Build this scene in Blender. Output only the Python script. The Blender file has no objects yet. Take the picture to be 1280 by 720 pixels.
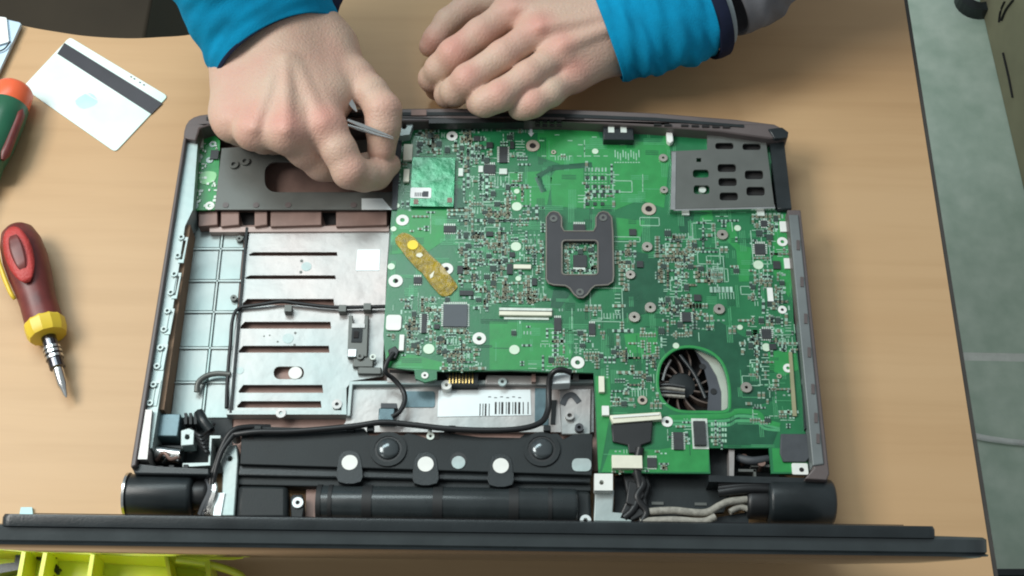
import bpy, math, random
import numpy as np
from mathutils import Vector, Matrix
from mathutils.geometry import tessellate_polygon
random.seed(7); rng = np.random.default_rng(7)
SC = bpy.context.scene; COL = SC.collection

# ------------------------------------------------------------------ camera
FPX, PITCH, ROLL, CH = 1699.6, 1.0653, 0.0205, 0.7344
CAM = np.array([0, 0, CH])
_c, _s = math.cos(PITCH), math.sin(PITCH)
FW = np.array([0, _c, -_s]); _r = np.array([1.0, 0, 0]); _u = np.cross(_r, FW)
RT = _r*math.cos(ROLL)+_u*math.sin(ROLL); UP = -_r*math.sin(ROLL)+_u*math.cos(ROLL)
cd = bpy.data.cameras.new('camera'); cam = bpy.data.objects.new('camera', cd); COL.objects.link(cam)
M = Matrix(((RT[0], UP[0], -FW[0], 0), (RT[1], UP[1], -FW[1], 0), (RT[2], UP[2], -FW[2], CH), (0, 0, 0, 1)))
cam.matrix_world = M
cd.sensor_width = 36; cd.lens = FPX/1280*36; cd.clip_start = .01; cd.clip_end = 50
SC.camera = cam

# ------------------------------------------------------------------ light
w = bpy.data.worlds.new('World'); SC.world = w; w.use_nodes = True
w.node_tree.nodes['Background'].inputs[0].default_value = (.86, .95, 1.0, 1)
w.node_tree.nodes['Background'].inputs[1].default_value = .40
def area(name, loc, target, sx, sy, power, col):
    l = bpy.data.lights.new(name, 'AREA'); l.shape = 'RECTANGLE'; l.size = sx; l.size_y = sy
    l.energy = power; l.color = col
    o = bpy.data.objects.new(name, l); COL.objects.link(o); o.location = loc
    o.rotation_euler = (Vector(target)-Vector(loc)).to_track_quat('-Z', 'Y').to_euler()
    return o
area('ceiling_lamp', (-.56, 1.22, 1.65), (-.15, .45, 0), 1.0, .42, 14.5, (.84, .98, 1.0))
area('ceiling_lamp', (-.90, .46, 1.0), (-.2, .44, 0), .6, .5, 14.3, (1.0, .98, .93))
SC.view_settings.view_transform = 'Standard'; SC.view_settings.look = 'None'
SC.cycles.filter_width = 2.0
SC.view_settings.exposure = 0; SC.view_settings.gamma = 1

# ------------------------------------------------------------------ helpers
YAW = 0.0074
def P(x, y, z=0.0):
    d = FW*FPX+RT*(x-640)+UP*(360-y)
    return CAM+d*((z-CH)/d[2])
def PD(x, y, depth):
    d = FW*FPX+RT*(x-640)+UP*(360-y)
    return CAM+d*(depth/FPX)
def mpp(x, y, z):                       # metres per pixel (x, y) on a level plane
    a = P(x, y, z)
    return np.linalg.norm(P(x+1, y, z)-a), np.linalg.norm(P(x, y+1, z)-a)
ORG = {}
def link(o, parent, org):
    COL.objects.link(o); ORG[o.name] = np.array(org, float)
    if parent is not None:
        o.parent = parent; o.location = Vector(np.array(org)-ORG[parent.name])
    else: o.location = Vector(org)
    return o
def empty(name, org, label=None, cat=None, group=None, parent=None):
    o = bpy.data.objects.new(name, None); o.empty_display_size = .02
    link(o, parent, org); tag(o, label, cat, group); return o
def tag(o, label=None, cat=None, group=None, kind=None):
    for k, v in (('label', label), ('category', cat), ('group', group), ('kind', kind)):
        if v: o[k] = v
    return o
def add(name, verts, faces, mat, parent=None, smooth=False, org=None, kind=None):
    v = np.asarray(verts, float)
    if org is None:
        org = (v.min(0)+v.max(0))/2; org[2] = v[:, 2].min()
    me = bpy.data.meshes.new(name); me.from_pydata((v-org).tolist(), [], [list(f) for f in faces]); me.update()
    mats = mat if isinstance(mat, (list, tuple)) else [mat]
    for m in mats: me.materials.append(m)
    if smooth: me.polygons.foreach_set('use_smooth', [True]*len(me.polygons))
    o = bpy.data.objects.new(name, me); link(o, parent, org)
    if kind: o['kind'] = kind
    return o
def copy_at(src, parent, org, rotz=0):
    o = src.copy(); link(o, parent, org); o.rotation_euler = (0, 0, rotz); return o
def smooth_by_angle(o, ang=40):
    me = o.data; me.polygons.foreach_set('use_smooth', [True]*len(me.polygons))
    me.set_sharp_from_angle(angle=math.radians(ang)); return o
def bevel(o, wdt, seg=2, ang=40):
    m = o.modifiers.new('bevel', 'BEVEL'); m.width = wdt; m.segments = seg; m.limit_method = 'ANGLE'; m.angle_limit = math.radians(ang)
    return smooth_by_angle(o, 45)
def prism(outer, holes, z0, z1):
    """extruded polygon; outer/holes are lists of world xy"""
    loops = [list(outer)]+[list(h) for h in holes]
    def area2(l): return sum(l[i][0]*l[(i+1) % len(l)][1]-l[(i+1) % len(l)][0]*l[i][1] for i in range(len(l)))
    if area2(loops[0]) < 0: loops[0].reverse()
    for k in range(1, len(loops)):
        if area2(loops[k]) > 0: loops[k].reverse()
    tris = tessellate_polygon([[Vector((p[0], p[1], 0)) for p in l] for l in loops])
    pts = [p for l in loops for p in l]; n = len(pts)
    V = [(p[0], p[1], z0) for p in pts]+[(p[0], p[1], z1) for p in pts]; F = []
    for a, b, c in tris:
        ar = (pts[b][0]-pts[a][0])*(pts[c][1]-pts[a][1])-(pts[c][0]-pts[a][0])*(pts[b][1]-pts[a][1])
        if ar < 0: b, c = c, b
        F.append((n+a, n+b, n+c)); F.append((a, c, b))
    k = 0
    for l in loops:
        m = len(l)
        for i in range(m):
            j = (i+1) % m; F.append((k+i, k+j, n+k+j, n+k+i))
        k += m
    return V, F
def W2(pts, z): return [tuple(P(x, y, z)[:2]) for x, y in pts]
def rrect(cx, cy, w_, h_, r=0, n=4, a=0):
    pts = []
    if r <= 0: pts = [(-w_/2, -h_/2), (w_/2, -h_/2), (w_/2, h_/2), (-w_/2, h_/2)]
    else:
        for sx, sy, a0 in ((1, -1, -90), (1, 1, 0), (-1, 1, 90), (-1, -1, 180)):
            for i in range(n+1):
                t = math.radians(a0+90*i/n)
                pts.append((sx*(w_/2-r)+r*math.cos(t), sy*(h_/2-r)+r*math.sin(t)))
    ca, sa = math.cos(a), math.sin(a)
    return [(cx+x*ca-y*sa, cy+x*sa+y*ca) for x, y in pts]
def circ(cx, cy, r, n=16, ry=None):
    return [(cx+r*math.cos(2*math.pi*i/n), cy+(ry or r)*math.sin(2*math.pi*i/n)) for i in range(n)]
def poly(name, pts, z0, z1, mat, parent, holes=(), bev=0, kind=None):
    V, F = prism(W2(pts, z1), [W2(h, z1) for h in holes], z0, z1)
    o = add(name, V, F, mat, parent, kind=kind)
    if bev: bevel(o, bev)
    return o
def box(name, cx, cy, w_, h_, z0, z1, mat, parent, rot=0, bev=0, r=0):
    """box with its top face centred on pixel (cx, cy), size in pixels, laid along the laptop"""
    c = P(cx, cy, z1); mx, my = mpp(cx, cy, z1)
    V, F = prism(rrect(c[0], c[1], w_*mx, h_*my, r*mx, a=YAW+math.radians(rot)), [], z0, z1)
    o = add(name, V, F, mat, parent)
    if bev: bevel(o, bev)
    return o
def disc(name, cx, cy, r, z0, z1, mat, parent, n=20, hole=0):
    c = P(cx, cy, z1); m = mpp(cx, cy, z1)[0]
    hs = [circ(c[0], c[1], hole*m, 14)] if hole else []
    V, F = prism(circ(c[0], c[1], r*m, n), hs, z0, z1)
    return smooth_by_angle(add(name, V, F, mat, parent))
def spline(pts, n=8, closed=False):
    p = np.array(pts, float); N = len(p); out = []
    rngi = range(N if closed else N-1)
    for i in rngi:
        if closed: a, b, c, d = p[(i-1) % N], p[i], p[(i+1) % N], p[(i+2) % N]
        else: a, b, c, d = p[max(i-1, 0)], p[i], p[i+1], p[min(i+2, N-1)]
        for k in range(n):
            t = k/n
            out.append(.5*((2*b)+(-a+c)*t+(2*a-5*b+4*c-d)*t*t+(-a+3*b-3*c+d)*t**3))
    if not closed: out.append(p[-1])
    return np.array(out)
def spl2(pts, n=6): return [tuple(q) for q in spline(pts, n, True)]
def tube_mesh(path, rad, ns=10, flat=1.0):
    path = np.asarray(path, float); N = len(path); rad = np.broadcast_to(np.asarray(rad, float), (N,))
    V, F = [], []; up = np.array([0, 0, 1.0])
    for i in range(N):
        t = path[min(i+1, N-1)]-path[max(i-1, 0)]; t /= np.linalg.norm(t)+1e-12
        if abs(t @ up) > .95: ref = np.array([0, 1.0, 0])
        else: ref = up
        s = np.cross(t, ref); s /= np.linalg.norm(s); b = np.cross(s, t)
        for k in range(ns):
            a = 2*math.pi*k/ns
            V.append(path[i]+rad[i]*(math.cos(a)*s+flat*math.sin(a)*b))
    for i in range(N-1):
        for k in range(ns):
            F.append((i*ns+k, i*ns+(k+1) % ns, (i+1)*ns+(k+1) % ns, (i+1)*ns+k))
    F.append(tuple(range(ns))[::-1]); F.append(tuple(range((N-1)*ns, N*ns)))
    return V, F
def tube(name, pts, rad, mat, parent, n=8, ns=8, flat=1.0, sm=True):
    """pts: (px, py, z) triples"""
    w3 = [P(*q) for q in pts]
    path = spline(w3, n) if len(w3) > 2 else np.array(w3)
    V, F = tube_mesh(path, rad, ns, flat)
    return smooth_by_angle(add(name, V, F, mat, parent), 50)
def lathe(prof, n=24):
    """prof: (axial, radius) -> verts around +X axis"""
    V, F = [], []
    for a, r in prof:
        for k in range(n):
            t = 2*math.pi*k/n; V.append((a, r*math.cos(t), r*math.sin(t)))
    for i in range(len(prof)-1):
        for k in range(n):
            F.append((i*n+k, (i+1)*n+k, (i+1)*n+(k+1) % n, i*n+(k+1) % n))
    F.append(tuple(range(n))); F.append(tuple(range((len(prof)-1)*n, len(prof)*n))[::-1])
    return np.array(V), F
def place_axis(V, a, b):
    """turn lathe verts (+X axis) so that x runs from a towards b"""
    a = np.array(a); d = np.array(b)-a; d /= np.linalg.norm(d)
    s = np.cross([0, 0, 1.0], d); s /= np.linalg.norm(s); u = np.cross(d, s)
    return a+V[:, :1]*d+V[:, 1:2]*s+V[:, 2:3]*u

# ------------------------------------------------------------------ materials
def mat(name, col, rough=.5, metal=0, var=.12, vscale=60, bump=0, bscale=400, spec=.5, coat=0, sss=0, trans=0, stretch=(1, 1, 1), rvar=.08, bdist=.0004, col2=None):
    m = bpy.data.materials.new(name); m.use_nodes = True; nt = m.node_tree; N = nt.nodes; L = nt.links
    b = N['Principled BSDF']
    tc = N.new('ShaderNodeTexCoord'); mp = N.new('ShaderNodeMapping'); mp.inputs['Scale'].default_value = stretch
    L.new(tc.outputs['Object'], mp.inputs[0])
    nz = N.new('ShaderNodeTexNoise'); nz.inputs['Scale'].default_value = vscale; nz.inputs['Detail'].default_value = 5
    L.new(mp.outputs[0], nz.inputs['Vector'])
    mx = N.new('ShaderNodeMix'); mx.data_type = 'RGBA'
    c2 = col2 or tuple(c*(1+var) for c in col); c1 = col if col2 else tuple(c*(1-var) for c in col)
    mx.inputs['A'].default_value = (*c1, 1); mx.inputs['B'].default_value = (*c2, 1)
    cr = N.new('ShaderNodeMapRange'); cr.inputs[1].default_value = .3; cr.inputs[2].default_value = .7
    L.new(nz.outputs['Fac'], cr.inputs[0]); L.new(cr.outputs[0], mx.inputs['Factor'])
    L.new(mx.outputs['Result'], b.inputs['Base Color'])
    mr = N.new('ShaderNodeMapRange'); mr.inputs[3].default_value = max(.02, rough-rvar); mr.inputs[4].default_value = min(1, rough+rvar)
    L.new(nz.outputs['Fac'], mr.inputs[0]); L.new(mr.outputs[0], b.inputs['Roughness'])
    b.inputs['Metallic'].default_value = metal; b.inputs['Specular IOR Level'].default_value = spec
    b.inputs['Coat Weight'].default_value = coat; b.inputs['Transmission Weight'].default_value = trans
    if sss:
        b.inputs['Subsurface Weight'].default_value = sss; b.inputs['Subsurface Radius'].default_value = (.006, .003, .0015); b.inputs['Subsurface Scale'].default_value = 1
    if bump:
        n2 = N.new('ShaderNodeTexNoise'); n2.inputs['Scale'].default_value = bscale; n2.inputs['Detail'].default_value = 4
        L.new(mp.outputs[0], n2.inputs['Vector'])
        bp = N.new('ShaderNodeBump'); bp.inputs['Strength'].default_value = bump; bp.inputs['Distance'].default_value = bdist
        L.new(n2.outputs['Fac'], bp.inputs['Height']); L.new(bp.outputs[0], b.inputs['Normal'])
    return m
def wood_mat():
    m = bpy.data.materials.new('beech_laminate'); m.use_nodes = True; nt = m.node_tree; N = nt.nodes; L = nt.links
    b = N['Principled BSDF']; tc = N.new('ShaderNodeTexCoord')
    def noise(scale, st, det=5, dist=0, rotz=0.02):
        mp = N.new('ShaderNodeMapping'); mp.inputs['Scale'].default_value = st; mp.inputs['Rotation'].default_value = (0, 0, rotz)
        L.new(tc.outputs['Object'], mp.inputs[0])
        n = N.new('ShaderNodeTexNoise'); n.inputs['Scale'].default_value = scale; n.inputs['Detail'].default_value = det; n.inputs['Distortion'].default_value = dist
        L.new(mp.outputs[0], n.inputs['Vector']); return n
    g1 = noise(14, (.16, 1.3, 1), 4, .4); g2 = noise(90, (.07, 1.2, 1), 6, .2, -.015); g3 = noise(2.2, (.7, 1.6, 1), 2)
    r1 = N.new('ShaderNodeValToRGB'); L.new(g1.outputs['Fac'], r1.inputs[0])
    e = r1.color_ramp.elements; e[0].position = .32; e[0].color = (.49, .315, .165, 1); e[1].position = .68; e[1].color = (.53, .352, .192, 1)
    r2 = N.new('ShaderNodeValToRGB'); L.new(g2.outputs['Fac'], r2.inputs[0])
    e = r2.color_ramp.elements; e[0].position = .30; e[0].color = (.83, .80, .75, 1); e[1].position = .55; e[1].color = (1, 1, 1, 1)
    mx = N.new('ShaderNodeMix'); mx.data_type = 'RGBA'; mx.blend_type = 'MULTIPLY'; mx.inputs['Factor'].default_value = .38
    L.new(r1.outputs[0], mx.inputs['A']); L.new(r2.outputs[0], mx.inputs['B'])
    r3 = N.new('ShaderNodeValToRGB'); L.new(g3.outputs['Fac'], r3.inputs[0])
    e = r3.color_ramp.elements; e[0].position = .35; e[0].color = (.95, .91, .86, 1); e[1].position = .65; e[1].color = (1, 1, 1, 1)
    m2 = N.new('ShaderNodeMix'); m2.data_type = 'RGBA'; m2.blend_type = 'MULTIPLY'; m2.inputs['Factor'].default_value = 1
    L.new(mx.outputs['Result'], m2.inputs['A']); L.new(r3.outputs[0], m2.inputs['B'])
    L.new(m2.outputs['Result'], b.inputs['Base Color'])
    b.inputs['Roughness'].default_value = .45; b.inputs['Specular IOR Level'].default_value = .35
    bp = N.new('ShaderNodeBump'); bp.inputs['Strength'].default_value = .15; bp.inputs['Distance'].default_value = .0003
    L.new(g2.outputs['Fac'], bp.inputs['Height']); L.new(bp.outputs[0], b.inputs['Normal'])
    return m
WOOD = wood_mat()
BAND = mat('edge_band_plastic', (.045, .04, .035), .5)
TILE = mat('stone_tile', (.44, .56, .46), .55, 0, 0, 34, .1, 200, col2=(.60, .70, .60))
GROUT = mat('grout', (.72, .74, .70), .9)
CARDB = mat('brown_cardboard', (.30, .27, .17), .85, 0, .1, 20, .1, 300)
CABINET = mat('dark_brown_laminate', (.040, .032, .022), .75, 0, .15, 12, spec=.2)
INK = mat('black_ink', (.012, .012, .012), .7)
PLUM = mat('plum_plastic', (.105, .085, .082), .42, 0, .1, 40, .15, 900)
BLKP = mat('black_plastic', (.016, .021, .023), .33, 0, .3, 50, .2, 1400, spec=.4)
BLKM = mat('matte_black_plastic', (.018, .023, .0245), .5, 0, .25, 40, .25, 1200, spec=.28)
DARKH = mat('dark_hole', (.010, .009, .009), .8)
EMI = mat('silver_shield_paint', (.41, .335, .315), .42, .55, .10, 9, .3, 45, rvar=.14, bdist=.003, col2=(.36, .43, .425))
EMIG = mat('grey_shield_paint', (.39, .41, .40), .46, .4, .14, 12, .3, 70, bdist=.0015, col2=(.37, .50, .49))
COPPER = mat('copper_brown_paint', (.235, .150, .125), .5, .25, .2, 60, .15, 500)
STRIP = mat('brown_foam_strip', (.235, .150, .095), .85, 0, .15, 90, .3, 900)
STEEL = mat('stamped_steel', (.125, .132, .122), .46, .4, .08, 60, .06, 800)
CHROME = mat('bright_steel', (.62, .62, .60), .22, 1, .05, 80)
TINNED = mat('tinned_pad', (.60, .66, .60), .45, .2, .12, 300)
SPAD = mat('dull_solder', (.30, .46, .37), .42, .2, .5, 100)
WPAD = mat('white_nylon', (.78, .80, .76), .5, 0, .05, 100)
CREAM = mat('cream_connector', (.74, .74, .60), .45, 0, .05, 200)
MINT = mat('mint_solder_dot', (.58, .72, .56), .4, .1, .06, 200)
PCB = mat('green_solder_mask', (.015, .155, .058), .31, 0, .10, 90, .12, 700, rvar=.06)
PCBL = mat('green_mask_over_copper', (.022, .255, .062), .36, 0, .12, 120, .1, 700, rvar=.06)
PCBD = mat('dark_green_mask', (.008, .085, .040), .33, 0, .15, 120, .1, 700)
TRACE = mat('green_trace', (.075, .34, .15), .35, .1, .1, 300)
SILK = mat('silkscreen_print', (.32, .54, .40), .6, 0, .15, 400)
CHIP = mat('chip_resin', (.028, .032, .034), .5, 0, .15, 300, .1, 2000)
CHIPG = mat('grey_chip_resin', (.075, .088, .10), .5, 0, .08, 200)
TAN = mat('ceramic_tan', (.17, .17, .11), .5, 0, .25, 900)
GOLD = mat('gold_contact', (.62, .42, .16), .3, 1)
TAPE = mat('kapton_tape', (.42, .285, .004), .22, 0, .45, 260, .5, 350, bdist=.001)
TAPE.node_tree.nodes['Principled BSDF'].inputs['Alpha'].default_value = .55
YELDOT = mat('yellow_dot', (.85, .66, .02), .4)
GLOSS = mat('glossy_lid', (.016, .014, .014), .13, 0, .1, 10, coat=.6, rvar=.02)
LIDM = mat('satin_lid_edge', (.034, .043, .045), .36, 0, .12, 90, .1, 800)
LABEL = mat('silver_label', (.70, .76, .76), .35, .2, .04, 80)
FOAM = mat('dark_grey_tape', (.055, .062, .07), .6, 0, .12, 200, .2, 900)
CABLE = mat('black_cable', (.012, .013, .014), .42)
GREYC = mat('grey_braid', (.30, .29, .25), .6, 0, .25, 400, .6, 1500)
WIND = mat('teal_window', (.09, .15, .17), .3, .3, .2, 150)
CARDM = mat('white_card', (.78, .86, .84), .4, 0, .03, 30, col2=(.62, .84, .76))
STRIPE = mat('magnetic_stripe', (.03, .028, .035), .35, 0, .1, 60)
PAPER = mat('paper', (.80, .83, .82), .7, 0, .03, 40)
BLUEP = mat('pale_blue_paper', (.50, .66, .78), .7)
RED = mat('dark_red_handle', (.13, .024, .020), .42, 0, .3, 90, .2, 300)
REDG = mat('red_rubber', (.42, .04, .035), .5, 0, .12, 60, .6, 700, bdist=.0008)
YEL = mat('yellow_plastic', (.72, .52, .04), .4, 0, .06, 60)
ORA = mat('orange_plastic', (.80, .13, .045), .4, 0, .05, 50)
GRN = mat('green_plastic', (.018, .11, .055), .4, 0, .12, 50)
LIME = mat('lime_translucent', (.80, .86, .07), .3, 0, .06, 20, trans=.12, sss=.3)
BLUE = mat('blue_fleece', (.002, .235, .43), .9, 0, .14, 60, .8, 1500, spec=.15, bdist=.0008)
NAVY = mat('navy_trim', (.010, .014, .035), .85, 0, .2, 100, .4, 900, spec=.2)
GREYF = mat('grey_fabric', (.15, .15, .16), .9, 0, .12, 60, .5, 900, spec=.15)
WHITEF = mat('pale_grey_patch', (.22, .26, .27), .8)
DKBLUE = mat('dark_denim', (.02, .025, .04), .9)
BIT = mat('pale_blue_plastic', (.45, .70, .75), .5)

# ------------------------------------------------------------------ setting: floor, desk
FZ = -.73
g = P(1240, 446, FZ); TS = .60
floor = add('floor', *prism([(-1.6, -.6), (1.9, -.6), (1.9, 2.9), (-1.6, 2.9)], [], FZ-.05, FZ-.0003), GROUT); tag(floor, kind='structure')
tile0 = None
for i in range(-4, 4):
    for j in range(-2, 4):
        cx, cy = g[0]-.12+TS*(i+.5), g[1]+TS*(j+.5)
        if not (-1.5 < cx < 1.8 and -.5 < cy < 2.7): continue
        if tile0 is None:
            tile0 = add('tile', *prism(rrect(cx, cy, TS-.010, TS-.010, .004, 2), [], FZ-.012, FZ), TILE, floor); bevel(tile0, .0008, 1)
        else: copy_at(tile0, floor, (cx, cy, FZ-.012))
# desk: far edge is a wavy cut-out, right edge straight
edge = [(-260, -60), (-120, -10), (-40, 14), (28, 32), (75, 40.5), (112, 45.5), (160, 48), (199, 46.5), (240, 43), (290, 30), (335, 8), (372, -24), (410, -80), (450, -170), (500, -260)]
ew = [tuple(p[:2]) for p in spline([P(x, y, 0) for x, y in edge], 5)]
tr = P(1130, 0, 0); br = P(1242, 720, 0); dr = (tr-br)/np.linalg.norm(tr-br)
farR = tr+dr*.36; nearR = br-dr*.25
dpts = [(-1.0, -.02), tuple(nearR[:2]), tuple(farR[:2]), (ew[-1][0]+.05, farR[1])]+ew[::-1]+[(-1.0, ew[0][1]+.03)]
desk = empty('desk', (0, .3, -.73)); tag(desk, kind='structure')
top = add('desk_top', *prism(dpts, [], -.025, 0), WOOD, desk)
bx = [(x, y) for x, y in (nearR[:2], farR[:2])]
nrm = np.array([dr[1], -dr[0]])
V, F = prism([tuple(nearR[:2]+nrm*.0002), tuple(farR[:2]+nrm*.0002), tuple(farR[:2]+nrm*.0028), tuple(nearR[:2]+nrm*.0028)], [], -.026, -.0006)
add('edge_band', V, F, BAND, desk)
for sx, sy in ((-.9, .1), (.16, .1), (.2, .9)):
    add('leg', *prism(rrect(sx, sy, .05, .05), [], FZ, -.025), STEEL, desk)

# cardboard box on the floor, right of the desk
a = P(1224, 0, FZ); b = P(1281, 245, FZ); dv = (a-b)[:2]; dv = dv/np.linalg.norm(dv); nv = np.array([dv[1], -dv[0]])
A = a[:2]+dv*.02; B = b[:2]-dv*.5
q = [tuple(B), tuple(B+nv*.4), tuple(A+nv*.4), tuple(A)]
cbx = empty('cardboard_box', (*((A+B)/2+nv*.2), FZ), 'dull brown cardboard box with black marks standing on the tiled floor', 'box')
bd = add('carton', *prism(q, [], FZ, FZ+.30), CARDB, cbx); bevel(bd, .003)
def onbox(px, py, off=.001):            # where a pixel's ray meets the carton's near side
    d = FW*FPX+RT*(px-640)+UP*(360-py); n3 = np.array([*nv, 0]); t = ((np.array([*A, 0])-CAM)@n3-off)/(d@n3); return CAM+d*t
for pts, wd in (([(1252, 26), (1258, 12), (1267, 0)], .005), ([(1249, 28), (1251, 14), (1256, 2)], .004), ([(1266, 122), (1261, 96), (1254, 66)], .004)):
    w3 = np.array([onbox(x, y) for x, y in pts]); V, F = tube_mesh(spline(w3, 4), wd/2, 6, .3); add('printed_mark', V, F, INK, cbx)
c = P(1232, 0, FZ+.02)
tr_ = add('tape_roll', *prism(circ(c[0]-.006, c[1]+.012, .030, 24), [circ(c[0]-.006, c[1]+.012, .016, 16)], FZ, FZ+.02), BLKP)
tag(tr_, 'black tape roll lying on the floor against the cardboard box', 'tape roll')
# dark cabinet behind the desk, far left
a = P(168, 30, FZ+.45); b = P(186, -60, FZ+.45)
dv = (b-a)[:2]/np.linalg.norm((b-a)[:2]); nv = np.array([-dv[1], dv[0]])
A = a[:2]-dv*.2; B = b[:2]+dv*.35
cab = empty('floor_cabinet', (*((A+B)/2+nv*.3), FZ), 'dark brown cabinet standing on the floor behind the desk', 'cabinet')
bevel(add('carcass', *prism([tuple(A), tuple(B), tuple(B+nv*.6), tuple(A+nv*.6)], [], FZ+.03, FZ+.43), CABINET, cab), .003)
bevel(add('cabinet_top', *prism([tuple(A-nv*.012), tuple(B-nv*.012), tuple(B+nv*.61), tuple(A+nv*.61)], [], FZ+.432, FZ+.45), CABINET, cab), .003)
add('plinth', *prism([tuple(A+nv*.02), tuple(B+nv*.02), tuple(B+nv*.58), tuple(A+nv*.58)], [], FZ, FZ+.03), BLKM, cab)
# cable on the floor and dark bin at lower right
fc = tube('floor_cable', [(1150, 530, FZ+.004), (1210, 543, FZ+.004), (1240, 549, FZ+.004), (1290, 554, FZ+.004), (1360, 552, FZ+.004), (1440, 540, FZ+.004)], .0038, mat('grey_cable', (.75, .77, .75), .5), None)
tag(fc, 'light grey cable lying across the tiled floor', 'cable')
q = [tuple(P(x, y, FZ+.10)[:2]) for x, y in ((1236, 711), (1420, 711), (1420, 860), (1225, 860))]
pb = empty('plastic_crate', (*P(1320, 790, FZ)[:2], FZ), 'black plastic crate on the floor beside the desk', 'crate')
ins = [tuple(P(x, y, FZ+.10)[:2]) for x, y in ((1246, 719), (1410, 719), (1410, 850), (1236, 850))]
add('crate_wall', *prism(q, [ins], FZ+.004, FZ+.10), BLKP, pb); add('crate_bottom', *prism(ins, [], FZ, FZ+.004), BLKP, pb)

# ------------------------------------------------------------------ the laptop
lap = empty('laptop', (*P(600, 400, 0)[:2], 0), 'opened laptop with bare green motherboard, its dark lid raised', 'laptop')
RZ, BZ, FLZ = .030, .0205, .0075        # rim top, motherboard top, tray floor
case = empty('bottom_case', (*P(600, 400, 0)[:2], 0), parent=lap)
# underside sheet
poly('case_bottom', [(236, 160), (975, 170), (1030, 590), (174, 585)], .003, .0055, COPPER, case)
# far rim (front edge of the laptop), bowed
outer = [(229, 172), (230, 163), (232, 156), (236, 150), (242, 146), (250, 143.5), (262, 142), (300, 139), (420, 136), (560, 135), (700, 136), (820, 141), (920, 149), (968, 155), (984, 163), (986, 170), (962, 173)]
inner = [(900, 164), (820, 158), (700, 151), (560, 150), (500, 152), (420, 152), (300, 154), (262, 156), (250, 160), (245, 176)]
poly('rim_wall', outer+inner, .0035, RZ, PLUM, case, bev=.0012)
poly('rim_lip', [(258, 146), (420, 141), (560, 140), (700, 142), (820, 147), (930, 156), (930, 159), (820, 151), (700, 146), (560, 144), (420, 145), (258, 150)], RZ-.001, RZ+.0006, BLKM, case)
# corner tip
poly('corner_cap', [(960, 161), (978, 159), (986, 165), (984, 172), (968, 173)], RZ-.002, RZ+.001, BLKP, case, bev=.0006)
# left rim
poly('rim_wall', [(229, 172), (233, 172), (170, 582), (163, 584), (165, 570)], .0035, RZ, PLUM, case, bev=.0008)
poly('rim_ledge', [(233, 176), (247, 178), (241, 262), (231, 283), (198, 508), (190, 560), (172, 562)], .006, RZ-.004, EMIG, case)
for t in np.linspace(.06, .95, 10):
    x = 226+(182-226)*t; y = 282+(515-282)*t
    disc('boss', x+3, y, 4.2, RZ-.0045, RZ-.0025, EMIG, case, 14, 2.0)
for t in np.linspace(.02, .84, 5):
    x = 225+(184-225)*t; y = 292+(510-292)*t
    poly('clip', [(x+4, y), (x+11, y), (x+5, y+32), (x-2, y+32)], RZ-.0046, RZ-.0034, EMIG, case, holes=[[(x+4.5, y+4), (x+8.5, y+4), (x+3.5, y+28), (x+.4, y+28)]])
poly('foam_strip', [(232, 281), (238, 281), (205, 512), (199, 512)], .0075, RZ-.0070, STRIP, case)
poly('strip_shadow_line', [(241, 284), (244, 284), (213, 512), (209.5, 512)], .0055, .0088, BLKM, case)  # black line drawn as the shadow beside the foam strip
# near-left corner block
poly('rim_wall', [(163, 578), (200, 583), (262, 586), (262, 594), (168, 592)], .0035, RZ-.004, BLKP, case, bev=.0008)
poly('side_plate', [(182, 512), (190, 512), (184, 574), (172, 574)], .006, RZ-.001, EMI, case)
# right rim
poly('rim_wall', [(962, 176), (980, 172), (990, 262), (972, 262)], .0035, RZ-.006, BLKP, case, bev=.001)
poly('rim_wall', [(984, 262), (1001, 262), (1037, 592), (1034, 600), (1006, 598), (1017, 585)], .0035, RZ-.0015, PLUM, case, bev=.0008)
poly('rim_ledge', [(986, 268), (998, 268), (1030, 580), (1016, 582)], .006, RZ-.0005, mat('dull_grey_paint', (.17, .19, .19), .5, .3, .15, 30, .2, 300), case, bev=.0006)
for y in (306, 352, 398, 440, 486, 522, 548):
    x = 992+(1024-992)*(y-268)/312; box('rim_slot', x+2, y, 4, 12, RZ-.001, RZ+.0001, PLUM, case, rot=-5)
poly('rim_wall', [(886, 594), (1034, 598), (1034, 606), (886, 602)], .0035, RZ-.006, BLKP, case)
# front vents
for k in range(4): box('vent', 672+9*k, 151, 6, 2.6, RZ-.001, RZ+.0002, DARKH, case)
for k in range(4): box('vent', 672+9*k, 156, 6, 2.6, RZ-.001, RZ+.0002, DARKH, case)
box('vent', 718, 147, 24, 4, RZ-.001, RZ+.0003, DARKH, case)
for k in range(7): box('vent', 822+13*k+(8 if k > 1 else 0), 155.5+.5*k, 9, 2.2, RZ-.001, RZ+.0009, DARKH, case)
poly('latch_channel', [(536, 148), (655, 148), (655, 153), (536, 154)], RZ-.006, RZ+.0007, CABLE, case)
poly('corner_bracket', [(497, 150), (516, 140), (532, 140), (532, 147), (518, 149), (512, 168), (497, 170)], .012, RZ-.003, EMIG, case, holes=[circ(505, 158, 3.6, 12)])
poly('bracket_tab', [(514, 137), (533, 137), (533, 144), (514, 144)], RZ-.003, RZ+.001, COPPER, case)

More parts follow.
